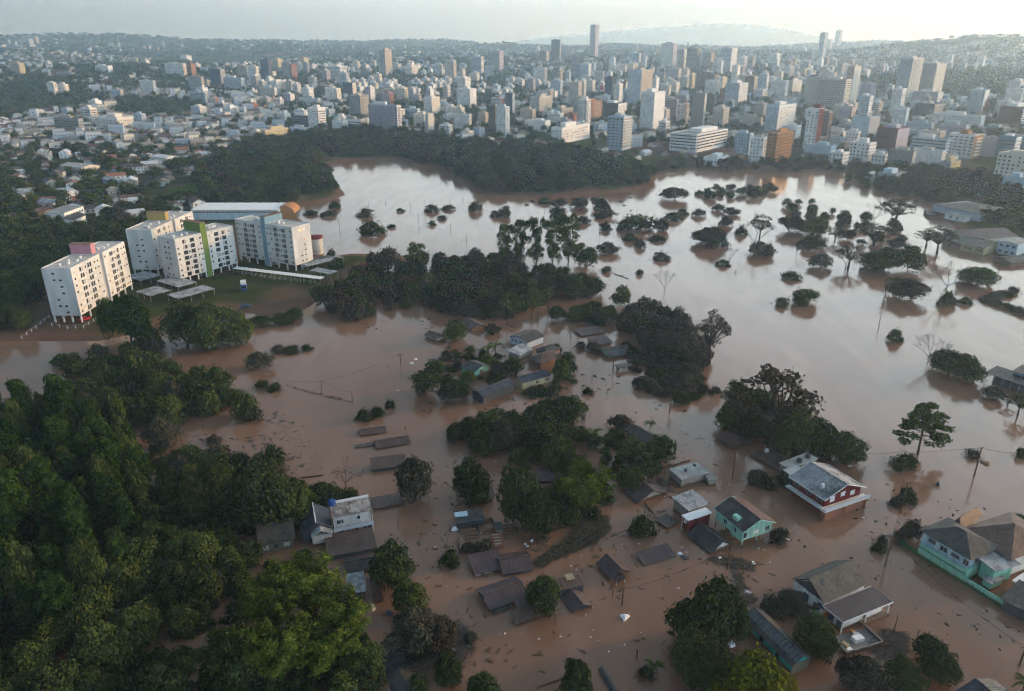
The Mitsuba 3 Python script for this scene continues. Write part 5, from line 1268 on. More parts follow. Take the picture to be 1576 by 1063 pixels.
m, rs = MB(), np.random.default_rng(5)
for x, y, w in SNAGS:                                          # twigs and rubbish caught round the drowned shrubs
    for _ in range(22):
        a, q = rs.uniform(0, 6.28), w * rs.uniform(.35, .72); t, L = rs.uniform(0, 3.14), rs.uniform(.5, 2.2); c = np.array([x + q * math.cos(a), y + q * math.sin(a), rs.uniform(0, .25)]); d = np.array([math.cos(t), math.sin(t), rs.normal() * .35]) * L / 2
        m.tube([c - d, c + d], rs.uniform(.02, .06), 3)
scene['snagged_twigs'] = ply(m.mesh(), 'debris_dark'); labels['snagged_twigs'] = {'label': 'dark twigs snagged in the water round the drowned shrubs', 'category': 'twigs', 'kind': 'stuff'}
# CITY_SECTION
# ------------------------------------------------------------------ the town: buildings read off the photo, by tile of 400 x 270 photo pixels (3.9375 x)
FOOT = []          # (x, y, radius) of what already stands on the land


def face_windows(m, o, e, n, L, h, style, rng, z0=3.2):
    fl = max(1, int((h - z0 + 1.2) / 3.0))
    for k in range(fl):
        z = z0 + k * 3.0
        if z > h - 1.0: break
        if style == 'bands':
            m.box(o + e * 0.8 + np.array([0, 0, z]), e * (L - 1.6), n * 0.06, [0, 0, 1.3])
        else:
            nn = max(1, int(L / (3.1 if style == 'dots' else 4.2))); st = L / nn
            for i in range(nn):
                if style == 'dots' and rng.random() < 0.12: continue
                w = st * (0.46 if style == 'dots' else 0.66)
                m.box(o + e * (st * (i + .5) - w / 2) + np.array([0, 0, z]), e * w, n * 0.06, [0, 0, 1.35 if style == 'dots' else 1.7])


def tower_parts(key, b, eL, eR, wL, wR, h, mL, mR, style, seed, extra=True, dig=4.0):
    """a block with its near corner at b; left face along eL, right face along eR"""
    rng = np.random.default_rng(seed); dz = np.array([0, 0, 1.0])
    part(key, 'wall', MB().box(b - dz * dig, eL * wL, eR * wR, dz * (h + dig)), mL)
    if mR != mL:
        part(key, 'side_wall', MB().box(b - dz * dig - eL * .05, eL * .3, eR * wR, dz * (h + dig + .05)), mR)
    m = MB(); st = style.split('/')
    oL, oR = -eR, -eL
    if st[0] != 'blank': face_windows(m, b, eL, oL, wL, h, st[0], rng); face_windows(m, b + eR * wR, eL, -oL, wL, h, st[0], rng)
    if st[-1] != 'blank': face_windows(m, b - eL * .05, eR, oR, wR, h, st[-1], rng); face_windows(m, b + eL * wL, eR, -oR, wR, h, st[-1], rng)
    if m.n: part(key, 'windows', m, 'pane_far', stuff=True)
    if 'balcony' in st:
        mb = MB()
        for k in range(int(h / 3) - 1):
            z = 2.9 + k * 3.0
            mb.box(b + eL * (wL * .12) + oL * 1.2 + dz * z, eL * (wL * .76), -oL * 1.2, dz * .9)
            if wR > 7: mb.box(b + eR * (wR * .2) + oR * 1.1 + dz * z, eR * (wR * .6), -oR * 1.1, dz * .9)
        if mb.n: part(key, 'balconies', mb, mL if mL not in ('w_dark', 'w_navy') else 'w_grey', stuff=True)
    t = 0.3; mr = MB()
    for (p, u, v) in ((b, eL * wL, eR * t), (b + eR * (wR - t), eL * wL, eR * t), (b + eR * t, eL * t, eR * (wR - 2 * t)), (b + eR * t + eL * (wL - t), eL * t, eR * (wR - 2 * t))): mr.box(p + dz * (h + .004), u, v, dz * .8)
    part(key, 'parapet', mr, mL)
    part(key, 'roof', MB().box(b + eL * t + eR * t + dz * (h + .01), eL * (wL - 2 * t), eR * (wR - 2 * t), dz * .1), 'roof_flat')
    if extra and min(wL, wR) > 5:
        pw, pr = wL * rng.uniform(.3, .5), wR * rng.uniform(.35, .55); q = b + eL * wL * rng.uniform(.2, .45) + eR * wR * rng.uniform(.2, .4) + dz * (h + .1)
        part(key, 'penthouse', MB().box(q, eL * pw, eR * pr, dz * rng.uniform(2.4, 4.2)), mR)
        q = q + eL * (pw + 1.2) + eR * pr * .5
        if wL > 9: part(key, 'water_tank', MB().tube([q, q + dz * 1.6], 0.9, 7), 'trim')


diffuse('roof_flat', (.30, .30, .30))
TILE = [(0, 0), (394, 0), (788, 0), (1176, 0)]
CITY = '''
0 65 222 240 222 262 w_cream w_cream bands long cream slab block on the far left skyline|0 72 128 162 383 455 w_tan w_yellow dots tan tower block on the left wooded hillside|0 297 338 356 502 578 w_white w_cream dots white block in the left woods, left of a pair|0 358 402 426 512 572 w_white w_cream dots white block in the left woods, right of a pair
0 1005 1118 1138 385 462 w_white w_cream dots broad white block left of the orange one|0 1146 1168 1196 388 470 w_brick w_orange dots orange red block beside the broad white block|0 1282 1345 1376 418 522 w_navy w_grey blank/dots dark blue grey block right of the orange red one|0 1148 1230 1242 465 552 w_grey w_tan dots grey block with a tan side wall|0 1243 1262 1278 488 545 w_tan w_tan dots short tan block beside the grey one
0 858 940 956 490 582 w_white w_blue dots white block standing alone in the left town|0 684 738 757 545 606 w_sky w_tan dots small pale blue block with a tan side|0 1160 1250 1262 560 632 w_blue w_blue bands bluish white block before the grey one|0 1262 1310 1326 592 642 w_cream w_brick dots cream block with a red top|0 800 832 842 352 392 w_yellow w_yellow dots small yellow block on the left ridge, left of two|0 860 890 900 354 392 w_yellow w_cream dots small yellow block on the left ridge, right of two
0 505 560 602 655 742 w_white w_cream bands white block with dark windows in the left town|0 340 490 505 722 805 w_concrete w_grey bands grey open parking structure in the left town|0 605 720 818 715 782 w_white w_cream dots white row block right of the parking structure|0 822 868 884 692 748 w_blue w_blue dots small bluish block in the left town|0 1358 1400 1450 650 698 w_white w_white dots white house block in the left town
0 1442 1500 1522 398 472 w_tan w_cream dots tan block near the left tower group|0 1512 1560 1576 402 492 w_white w_cream dots white block near the left tower group|0 1362 1470 1492 472 548 w_blue w_white dots blue white slab below the tan block|0 582 660 688 398 438 w_white w_white blank low white hall on the left slope|0 1096 1135 1165 336 372 w_white w_white blank small white hall on the left ridge|0 345 440 452 440 468 w_grey w_grey blank low grey hall in the left woods
1 36 84 106 358 478 w_navy w_dark dots dark blue tower of the left tower group|1 104 140 172 362 440 w_tan w_yellow dots tan tower of the left tower group|1 166 214 216 378 488 w_grey w_grey dots grey tower beside the brick red one|1 214 222 256 390 490 w_brick w_brick dots brick red tower of the left tower group|1 264 296 327 352 428 w_tan w_yellow dots yellowish tower right of the brick red one|1 434 515 556 402 492 w_white w_white bands broad white office block left of the tall tan tower|1 430 452 458 382 405 w_white w_cream blank white roof block above the broad white office
1 756 788 830 300 455 w_grey w_tan dots tall tan tower standing alone left of centre|1 905 945 982 400 452 w_white w_cream dots stepped white block right of the tall tan tower|1 1076 1128 1136 388 462 w_white w_white bands white block in the middle distance, left of the beige tower|1 1146 1200 1216 365 496 w_beige w_tan dots beige tower in the middle distance|1 1306 1366 1381 342 452 w_blue w_white bands pale blue striped tower in the middle distance|1 1408 1476 1500 308 432 w_grey w_lilac dots grey tower behind the middle of the town|1 1390 1430 1440 396 480 w_blue w_navy blank/dots white blue tower with a dark centre
1 424 495 521 536 628 w_white w_cream dots white mid rise left of the striped tan tower|1 532 590 612 502 600 w_navy w_cream dots navy and white block behind the striped tan tower|1 592 630 642 500 560 w_white w_cream dots white block with a red top sign|1 572 640 692 580 722 w_grey w_tan balcony grey and tan tower with dark balconies|1 690 862 886 640 815 w_lilac w_white balcony wide grey balcony block at the edge of the lake woods|1 222 322 330 705 778 w_dark w_white balcony dark and white balcony block left of the lake woods|1 322 386 430 655 782 w_white w_white dots/bands white tower with striped side, left of the lake woods|1 208 322 330 778 812 w_white w_white blank long white base wall below the balcony block
1 36 62 202 792 862 w_tan w_yellow dots low yellow tan block at the left edge of the lake woods|1 1020 1068 1118 592 705 w_white w_cream dots white tower left of the blank slab|1 1030 1048 1082 692 822 w_beige w_beige blank blank pale slab tower at the edge of the lake woods|1 1218 1298 1338 540 655 w_white w_white dots white tower with a brown band|1 1224 1270 1302 472 545 w_white w_white dots narrow upper part of the brown banded tower|1 1200 1292 1308 695 782 w_white w_beige dots white mid rise right of the blank slab|1 1412 1448 1456 645 792 w_olive w_olive dots dark green tower beside the white blue one|1 1456 1512 1538 650 838 w_white w_blue dots white blue tower in front of the lake woods|1 1512 1555 1568 565 700 w_navy w_blue dots dark blue tower behind the lake woods|1 1346 1392 1408 684 772 w_tan w_tan dots tan mid rise behind the lake woods
1 30 118 132 532 602 w_beige w_white dots beige mid rise below the left tower group|1 72 130 190 492 560 w_white w_cream dots white mid rise below the left tower group|1 262 380 392 598 642 w_white w_blue dots low white block left of the striped tan tower|1 712 900 918 545 585 w_tan w_cream blank long tan roofed hall in the middle of the town|1 902 980 998 660 710 w_blue w_white dots low bluish block behind the wide balcony block|1 950 992 1004 580 632 w_lilac w_tan dots small lilac block left of the white tower|1 470 530 545 705 755 w_mint w_grey dots small mint block below the striped tan tower|1 524 640 668 728 790 w_white w_grey bands low white shop block below the striped tan tower
2 468 500 521 152 350 w_grey w_lilac dots tall unfinished tower alone on the skyline|2 236 288 296 242 372 w_dark w_grey dots dark grey tower on the skyline left of the unfinished tower|2 158 208 222 308 382 w_brown w_tan dots brownish tower left of the unfinished one|2 150 162 168 282 345 w_white w_white blank thin white tower left of the unfinished one|2 350 394 402 334 482 w_lilac w_dark bands dark striped tower below the unfinished one|2 402 462 478 386 482 w_blue w_white dots white blue block right of the dark striped tower|2 126 196 212 412 518 w_white w_grey dots white grey tower left of the dark striped one
2 896 968 992 262 415 w_white w_lilac dots white tower with a lilac side, right of centre|2 992 1034 1050 298 445 w_beige w_white dots beige tower right of the lilac sided tower|2 1048 1112 1132 292 452 w_concrete w_concrete bands unfinished open framed tower|2 1146 1196 1218 318 448 w_grey w_tan dots grey tan tower right of the open framed one|2 1252 1318 1352 290 452 w_blue w_white dots tall blue white tower in the right of the town|2 700 768 778 322 398 w_sky w_white bands broad pale blue office in the middle distance|2 558 602 614 470 618 w_navy w_dark blank/dots dark navy tower in the centre of the town|2 602 684 698 496 612 w_dark w_white bands dark glass block with a white edge|2 530 552 558 515 575 w_white w_brick blank white block with a red sign board|2 694 774 842 425 640 w_sky w_tan dots pale blue tower with a tan balcony side
2 770 850 914 560 792 w_white w_white dots/blank white tower dotted with windows and a blank side wall|2 404 478 542 612 732 w_navy w_orange balcony/dots navy and white balcony block with an orange side|2 546 640 692 628 712 w_dark w_white dots low dark block with white side behind the navy balcony block|2 572 668 720 712 912 w_blue w_cream balcony pale grey tower with round top before the town|2 236 300 470 778 872 w_white w_white dots long low white apartment block above the lake woods|2 96 200 232 735 800 w_white w_white blank white low house above the lake woods|2 240 300 368 660 718 w_teal w_beige dots low grey teal block above the lake woods|2 106 165 242 588 690 w_beige w_beige dots beige mid rise above the lake woods|2 138 205 212 560 632 w_lilac w_beige dots taller beige back block above the lake woods
2 906 990 1002 604 742 w_grey w_grey bands grey striped slab right of the dotted white tower|2 992 1040 1068 630 758 w_white w_brown balcony white block with brown balconies|2 1076 1150 1162 568 788 w_concrete w_beige blank blank grey tower in the right of the town|2 1160 1216 1228 578 692 w_olive w_dark dots dark olive tower behind the blank grey one|2 1206 1270 1306 655 792 w_beige w_beige dots beige grey mid rise right of the blank tower|2 952 1112 1345 818 925 w_white w_white bands/bands long white institution with strip windows at the flood edge|2 1340 1430 1452 812 940 w_sky w_sky dots sky blue block left of the orange and navy block|2 1430 1508 1520 838 1000 w_white w_beige dots white round windowed part before the orange block|2 1372 1505 1516 712 768 w_beige w_beige blank low beige hall behind the institution
2 1282 1366 1418 505 645 w_blue w_white dots blue white tower in the right middle of the town|2 1164 1236 1248 488 578 w_white w_grey dots white grey block left of the blue white tower|2 1246 1266 1292 470 605 w_white w_yellow blank thin yellow sided tower|2 932 992 1012 500 575 w_cream w_cream dots cream block in the centre of the town|2 1402 1460 1480 462 565 w_brown w_tan dots grey brown block in the right middle of the town|2 1480 1532 1545 452 585 w_sky w_white dots sky blue tower in the right middle of the town|2 1104 1222 1238 450 545 w_brown w_brown bands brown unfinished frame building|2 866 918 924 442 512 w_grey w_grey dots grey block left of the brown frame|2 920 1005 1022 416 496 w_lilac w_beige dots lilac grey block in the middle distance|2 496 548 558 435 515 w_beige w_grey dots beige grey block left of the navy tower|2 602 650 674 398 440 w_cream w_cream dots cream block on the ridge right of the unfinished tower|2 1066 1086 1104 448 555 w_tan w_yellow dots thin tan tower left of the brown frame|2 1342 1400 1420 350 430 w_white w_lilac dots white block right of the tall blue white tower
3 236 304 318 466 655 w_beige w_dark blank/dots beige blank front of the beige slab complex|3 304 470 502 482 672 w_beige w_cream bands wide beige slab with dark window strips|3 472 512 552 402 642 w_tan w_cream dots/blank tall cream core of the beige slab complex|3 432 462 510 390 470 w_grey w_grey dots grey crown behind the beige slab|3 542 630 668 508 622 w_lilac w_lilac dots lilac grey mid rise right of the beige slab|3 778 852 916 352 640 w_blue w_cream bands/balcony tall striped tower, left of the twin pair|3 912 1006 1064 386 610 w_grey w_cream bands/dots second striped tower, right of the twin pair|3 886 1040 1072 560 642 w_lilac w_white dots grey podium of the right twin tower|3 900 1020 1076 632 722 w_dark w_beige dots dark striped mid rise below the twin towers|3 320 350 368 198 350 w_blue w_blue dots far pale tower, left of two on the right skyline|3 422 448 462 182 280 w_blue w_lilac dots far pale tower, right of two on the right skyline|3 370 395 408 240 302 w_beige w_beige dots far beige block between the two pale towers
3 -2 72 176 640 800 w_sky w_white dots sky blue block with a white windowed side|3 232 300 330 660 905 w_white w_maroon dots slim white tower with dark red balconies|3 304 372 392 690 862 w_brown w_brown dots brown slab beside the slim white tower|3 2 60 158 812 990 w_orange w_orange balcony orange and navy balcony block at the flood edge|3 446 520 545 650 742 w_lilac w_tan dots low lilac block below the beige slab|3 512 620 682 712 852 w_sky w_grey blank pale blue grey box building before the beige slab|3 482 556 572 800 892 w_white w_white dots white mid rise with dark windows|3 662 786 856 782 932 w_maroon w_lilac bands/blank dark maroon fronted block|3 846 1000 1014 748 832 w_blue w_blue dots long pale blue block in the right of the town|3 1012 1300 1326 706 782 w_white w_white dots long white school like block|3 1042 1205 1224 762 852 w_lilac w_blue dots grey lilac block before the long white one
3 876 1086 1108 850 962 w_blue w_white bands blue glass striped block in the right of the town|3 1096 1248 1300 822 962 w_white w_orange balcony/blank white and brown striped block with an orange side|3 738 884 892 920 1030 w_concrete w_beige blank blank concrete building at the flood edge|3 884 1060 1084 922 1022 w_white w_beige blank white wall building at the flood edge|3 502 620 662 872 990 w_white w_white dots white building with small windows at the flood edge|3 642 728 742 942 1000 w_white w_white dots low white house at the flood edge|3 382 468 506 930 1012 w_white w_white dots white three storey house at the flood edge|3 242 400 432 888 942 w_sky w_sky blank low pale blue hall behind the white house
3 1382 1560 1640 945 1110 w_cream w_cream dots/dots cream tower with dark windows at the right edge|3 1402 1500 1532 832 962 w_teal w_white bands/dots teal glass and white striped block near the right edge|3 1502 1600 1640 832 930 w_teal w_white bands second teal glass block at the right edge|3 1406 1545 1640 652 775 w_maroon w_white balcony red and white gridded block at the right edge|3 1286 1390 1404 842 952 w_grey w_grey blank low grey building near the right edge|3 1452 1530 1568 492 602 w_white w_white balcony white block on the right wooded hillside|3 1206 1280 1298 634 672 w_beige w_grey blank small grey hall on the right hillside|3 16 70 92 326 402 w_white w_white dots white block in the right distance|3 96 150 176 404 470 w_white w_grey dots white grey block in the right distance|3 180 240 290 420 480 w_grey w_tan dots grey tan block in the right distance|3 30 120 136 490 600 w_white w_sky dots white block left of the beige slab complex|3 130 165 222 490 570 w_tan w_white dots tan and white block left of the beige slab complex
3 1056 1120 1180 985 1050 w_grey w_yellow dots yellowish house among trees near the right shore|3 1430 1560 1600 1085 1170 w_sky w_sky blank pale blue box building at the right edge|3 680 790 860 1060 1110 w_grey w_sky blank grey roofed shed at the right shore|3 600 640 700 1080 1110 w_grey w_white blank small white shed at the right shore|2 1156 1240 1310 960 1008 w_white w_white dots white low house before the institution'''
seed = 100
for rec in CITY.replace('\n', '|').split('|'):
    if not rec.strip(): continue
    q = rec.split(' ', 9)
    ti, xl, xf, xr, yt, yb = (float(v) for v in q[:6]); mL, mR, style, lab = q[6], q[7], q[8], q[9]
    ox, oy = TILE[int(ti)]
    xl, xf, xr = (ox + v / 3.9375 for v in (xl, xf, xr)); yt, yb = oy + yt / 3.9375, oy + yb / 3.9375
    b = on_ground(xf, yb)
    while b is None: yb += 1.5; b = on_ground(xf, yb)
    h = max(4.0, rise_to(b, yt)); q0 = (b - EYE) @ FWD; bx = b[0]
    th = math.radians(28 + 0.8 * max(0, math.degrees(math.atan2(b[0], b[1]))))
    c, s = math.cos(th), math.sin(th); cp = math.cos(PITCH)
    wL = (FPX * bx - (xl - 788) * q0) / ((xl - 788) * s * cp + FPX * c)
    den = FPX * s - (xr - 788) * c * cp
    wR = ((xr - 788) * q0 - FPX * bx) / den if den > 60 else 12.0
    wL, wR = float(np.clip(wL, 5, 130)), float(np.clip(wR, 6, 75))
    eL, eR = np.array([-c, s, 0]), np.array([s, c, 0])
    key = thing('city_building' if h > 8.5 else 'low_building', lab, 'building'); seed += 1
    tower_parts(key, b, eL, eR, wL, wR, h, mL, mR, style, seed)
    cen = b + eL * wL / 2 + eR * wR / 2; FOOT.append((cen[0], cen[1], 0.5 * math.hypot(wL, wR) * 0.9))
    if 'alone on the skyline' in lab:
        top = b + eL * wL / 2 + eR * wR / 2 + np.array([0, 0, h])
        part(key, 'crane_mast', MB().tube([top, top + [0, 0, 14]], .5, 4), 'w_concrete'); part(key, 'crane_jib', MB().box(top + [-9, 0, 11], [18, 3, 0], [0, .5, 0], [0, 0, .6]), 'w_concrete')
        part(key, 'crown', MB().box(b + [0, 0, h + .9] - eL * .8 - eR * .8, eL * (wL + 1.6), eR * (wR + 1.6), [0, 0, 1.5]), 'w_concrete')
    if 'round top' in lab:
        for k_, r_ in ((0, .42), (1, .34), (2, .22)): part(key, 'roof_tier', MB().tube([b + eL * wL / 2 + eR * wR / 2 + np.array([0, 0, h + 1.0 * k_ + .15]), b + eL * wL / 2 + eR * wR / 2 + np.array([0, 0, h + 1.0 * k_ + 1.15])], min(wL, wR) * r_, 16), 'w_blue', 40)
    if 'red sign' in lab or 'red top sign' in lab:
        part(key, 'sign_board', MB().box(b + eL * (wL * .9) - eR * .3 + [0, 0, h * .55], -eL * (wL * .8), eR * .2, [0, 0, h * .4]), 'red_paint')
# church with a brick spire
b = on_ground(1176 + 1290 / 3.9375, 190)
key = thing('church', 'brick church with a pointed spire in the right of the town', 'church')
e, f = np.array([math.cos(-.3), math.sin(-.3), 0]), np.array([-math.sin(-.3), math.cos(-.3), 0])
part(key, 'nave', MB().box(b - [0, 0, 2], e * 11, f * 26, [0, 0, 11]), 'w_brick')
m = MB(); slope(m, [b + e * -.4 + [0, 0, 9], b + e * -.4 + f * 26 + [0, 0, 9], b + e * 5.5 + f * 26 + [0, 0, 14], b + e * 5.5 + [0, 0, 14]], 'tile'); slope(m, [b + e * 11.4 + f * 26 + [0, 0, 9], b + e * 11.4 + [0, 0, 9], b + e * 5.5 + [0, 0, 14], b + e * 5.5 + f * 26 + [0, 0, 14]], 'tile')
part(key, 'roof', m, 'roof_terra')
part(key, 'tower', MB().box(b + e * 3 - f * 4 - [0, 0, 2], e * 5, f * 5, [0, 0, 22]), 'w_brick')
ap = b + e * 5.5 - f * 1.5 + [0, 0, 36]; cs = [b + e * (3 + i) - f * (4 - j) + [0, 0, 20] for i, j in ((0, 0), (5, 0), (5, 5), (0, 5))]
m = MB()
for i in range(4): m.tri(cs[i], cs[(i + 1) % 4], ap)
part(key, 'spire', m, 'roof_terra')
FOOT.append((b[0], b[1], 20))
# houses of the near left suburb read off the photo, then the rest of the suburb
SUB = '''85 345 118 332 22 8 w_white roof_flat white stepped modern house with dark windows, right of the near left suburb|52 338 75 331 12 6 w_orange roof_mud orange house with a brown roof|20 318 48 308 16 8 w_white roof_flat white blocky house with tanks at the left edge|28 333 12 330 10 6 w_yellow roof_red yellow two storey house with a red roof|62 350 40 350 12 6 w_cream roof_red cream house with a red roof near the woods|100 352 125 340 16 6 w_white roof_dark long low house with a dark roof near the woods|98 322 65 318 16 6 w_white roof_zinc white house with a pale flat roof left of the stepped one|150 268 100 262 30 9 w_cream roof_zinc long grey roofed hall with a cream gable|190 290 160 282 16 7 w_sky roof_zinc pale blue two storey house at the suburb street|50 240 36 238 12 6 w_cream roof_dark house with a bright cream gable at the far left|150 232 140 230 14 6 w_tan roof_terra house with an orange red roof beyond the big trees|75 248 60 246 14 5 w_mint roof_red house with a long red roof at the far left|35 278 26 275 12 5 w_white roof_terra small red roofed house at the left edge|270 250 240 246 22 6 w_white metal_light white walled hall with a bright blue white roof|205 246 185 244 18 6 w_white roof_red white house with a dark red roof behind the hall|250 243 236 240 14 6 w_cream roof_mud cream gabled house right of the hall'''


def gable_house(key, p, yaw, L, Wd, hw, rise, wall, roof):
    c, s = math.cos(yaw), math.sin(yaw); e, f = np.array([c, s, 0]), np.array([-s, c, 0]); P = lambda x, y, z: p + e * x + f * y + np.array([0, 0, z])
    m = MB().box(P(-L / 2, -Wd / 2, -1.5), e * L, f * Wd, [0, 0, hw + 1.5])
    if roof not in ('roof_flat', 'metal_light', 'roof_zinc') or rise > 1:
        for x in (-L / 2, L / 2): m.tri(P(x, -Wd / 2, hw), P(x, Wd / 2, hw), P(x, 0, hw + rise))
    part(key, 'wall', m, wall)
    m = MB()
    if roof == 'roof_flat':
        slope(m, [P(-L / 2 - .3, -Wd / 2 - .3, hw + .25), P(L / 2 + .3, -Wd / 2 - .3, hw + .25), P(L / 2 + .3, Wd / 2 + .3, hw + .3), P(-L / 2 - .3, Wd / 2 + .3, hw + .3)], 'none', .25)
    else:
        for sg in (-1, 1): slope(m, [P(-L / 2 - .5, sg * (Wd / 2 + .5), hw - .1), P(L / 2 + .5, sg * (Wd / 2 + .5), hw - .1), P(L / 2 + .5, 0, hw + rise + .08), P(-L / 2 - .5, 0, hw + rise + .08)], 'none', .14)
    part(key, 'roof', m, roof)
    m = MB()
    for z in np.arange(1.5, hw - .6, 2.8):
        for x in np.arange(-L / 2 + 1.5, L / 2 - 1, 3.0):
            for sg in (-1, 1): m.box(P(x, sg * (Wd / 2 + .03) - .03, z - .6), e * 1.2, f * .06, [0, 0, 1.1])
        for sg in (-1, 1):
            for y in (-Wd / 4, Wd / 4): m.box(P(sg * (L / 2 + .03) - .03, y - .5, z - .6), e * .06, f * 1.0, [0, 0, 1.1])
    if m.n: part(key, 'windows', m, 'pane_far', stuff=True)


for rec in SUB.split('|'):
    q = rec.split(' ', 8); x, y, x2, y2 = (float(v) for v in q[:4])
    b, b2 = on_ground(x, y), on_ground(x2, y2)
    L = float(q[4]); hh = float(q[5]); yaw = math.atan2(b2[1] - b[1], b2[0] - b[0])
    key = thing('suburb_house', q[8], 'house'); cen = (b + b2) / 2; cen[2] = ground_z(cen[0], cen[1])
    gable_house(key, cen, yaw, L, L * .55, hh - 1.5 if hh < 9 else hh - 3, 1.6, q[6], q[7]); FOOT.append((cen[0], cen[1], L * .6))
# which parts of the land are woods (no houses)
WOODPX = [[(300, 262), (340, 240), (420, 208), (480, 212), (560, 202), (640, 210), (720, 224), (850, 234), (960, 252), (1060, 248), (1290, 248), (1340, 262), (1200, 275), (1000, 290), (860, 302), (735, 298), (600, 245), (524, 298), (450, 308), (340, 318), (235, 320), (190, 352), (120, 385), (-200, 440), (-300, 400), (60, 366), (200, 325), (240, 290)],
          [(-200, 180), (0, 128), (60, 112), (115, 128), (170, 150), (165, 160), (60, 172), (0, 185)], [(120, 105), (180, 98), (230, 104), (175, 118), (100, 125), (95, 118)], [(1430, 118), (1500, 106), (1600, 108), (1640, 160), (1540, 152), (1450, 150)], [(740, 106), (900, 112), (905, 122), (800, 124), (700, 116)], [(1330, 120), (1390, 118), (1395, 135), (1340, 140)],
          [(175, 150), (290, 152), (330, 168), (250, 182), (180, 172)], [(440, 118), (560, 112), (570, 120), (450, 128)], [(590, 113), (700, 120), (690, 128), (580, 122)], [(200, 92), (300, 85), (400, 88), (390, 98), (260, 104)], [(70, 246), (120, 240), (150, 258), (100, 266), (75, 262)], [(205, 268), (240, 262), (240, 300), (205, 305)]]
WOODS = [shapely.Polygon([tuple(on_ground(x, y)[:2]) for x, y in w]).buffer(0) for w in WOODPX]
for w in WOODS: shapely.prepare(w)
APT = shapely.Polygon([tuple(G(x, y, 2)[:2]) for x, y in [(40, 520), (60, 470), (190, 395), (290, 325), (460, 322), (560, 392), (540, 430), (400, 460), (240, 515)]])
rngc = np.random.default_rng(77)


class Grid:
    def __init__(self, cell):
        self.c, self.d = cell, {}

    def free(self, x, y, r):
        k = int(2 + r // self.c); i, j = int(x // self.c), int(y // self.c)
        for a in range(i - k, i + k + 1):
            for b_ in range(j - k, j + k + 1):
                for (u, v, s) in self.d.get((a, b_), ()):
                    if (u - x) ** 2 + (v - y) ** 2 < (r + s) ** 2: return False
        return True

    def put(self, x, y, r):
        n = int(r // self.c); i, j = int(x // self.c), int(y // self.c)
        self.d.setdefault((i, j), []).append((x, y, r))


grid = Grid(20.0)
for (x, y, r) in FOOT:      # long footprints are entered as several small discs
    k = max(1, int(r / 14))
    grid.put(x, y, min(r, 34))


def spots_in(n, d0, d1, edge, woods=False, smin=-.78, smax=.78):
    """random places on dry land between two distances: (x, y, ground height, whether in a wood)"""
    y = np.sqrt(rngc.uniform(d0 ** 2, d1 ** 2, n)); x = y * rngc.uniform(smin, smax, n)
    pts = shapely.points(x, y)
    ok = shapely.contains(LAND, pts); ok &= shapely.distance(LAND.boundary, pts) > edge; ok &= ~shapely.contains(APT, pts)
    iw = np.zeros(n, bool)
    for w in WOODS: iw |= shapely.contains(w, pts)
    if not woods: ok &= ~iw
    x, y, iw = x[ok], y[ok], iw[ok]
    return list(zip(x.tolist(), y.tolist(), terrain(x, y).tolist(), iw.tolist()))


shapely.prepare(APT)
ADJ = dict(w_white='white', w_cream='cream', w_grey='grey', w_blue='bluish', w_tan='tan', w_beige='beige', w_lilac='lilac grey', w_sky='pale blue', w_brown='brown', w_concrete='concrete grey', w_brick='brick red', w_yellow='yellow', w_mint='mint', w_dark='dark', w_navy='navy')
RADJ = dict(roof_mud='brown roof', roof_dark='dark roof', roof_moss='mossy roof', roof_red='dull red roof', roof_terra='terracotta roof', roof_zinc='grey sheet roof', roof_flat='flat roof', metal_light='bright sheet roof')
AUTO = []           # (key, description, category, photo x, photo y)
WM = ['w_white'] * 6 + ['w_cream', 'w_cream', 'w_beige', 'w_blue', 'w_grey', 'w_tan', 'w_lilac', 'w_sky', 'w_brick']
nmid, mids = 0, []
# mid rise blocks through the town centre
for x, y, z, _ in spots_in(9000, 800, 2300, 22):
    if nmid >= 430: break
    px = proj([x, y, 20])[0][0]
    if px < 380 and rngc.random() < .85 or px < 60: continue
    wL, wR = rngc.uniform(9, 20), rngc.uniform(8, 14); r = .5 * math.hypot(wL, wR)
    if not grid.free(x, y, r * .95): continue
    h = float(rngc.choice([7, 9, 9, 12, 12, 15, 18, 24] if px < 850 or y < 1000 else [9, 12, 15, 18, 21, 24, 30, 36])) + rngc.uniform(-1, 1)
    th = math.radians(28 + .8 * max(0, math.degrees(math.atan2(x, y)))); c, s = math.cos(th), math.sin(th); eL, eR = np.array([-c, s, 0]), np.array([s, c, 0])
    mids.append((x, y, z, wL, wR, h, eL, eR)); grid.put(x, y, r * .9); nmid += 1
mids.sort(key=lambda q: q[1])
for x, y, z, wL, wR, h, eL, eR in mids[:135]:
    b = np.array([x, y, z]) - eL * wL / 2 - eR * wR / 2
    a, bm = WM[int(rngc.integers(len(WM)))], WM[int(rngc.integers(len(WM)))]
    if rngc.random() < .55: bm = a
    key = thing('city_building', '', 'building'); st = ['dots', 'dots', 'bands', 'balcony', 'dots/blank'][int(rngc.integers(5))]
    tower_parts(key, b, eL, eR, wL, wR, h, a, bm, st, int(rngc.integers(1e6)), y < 1800)
    xy, _ = proj([x, y, z + h * .6]); AUTO.append((key, f"{ADJ[a]} {'low block' if h < 11 else 'mid rise' if h < 22 else 'tower'}", 'building', xy[0], xy[1]))
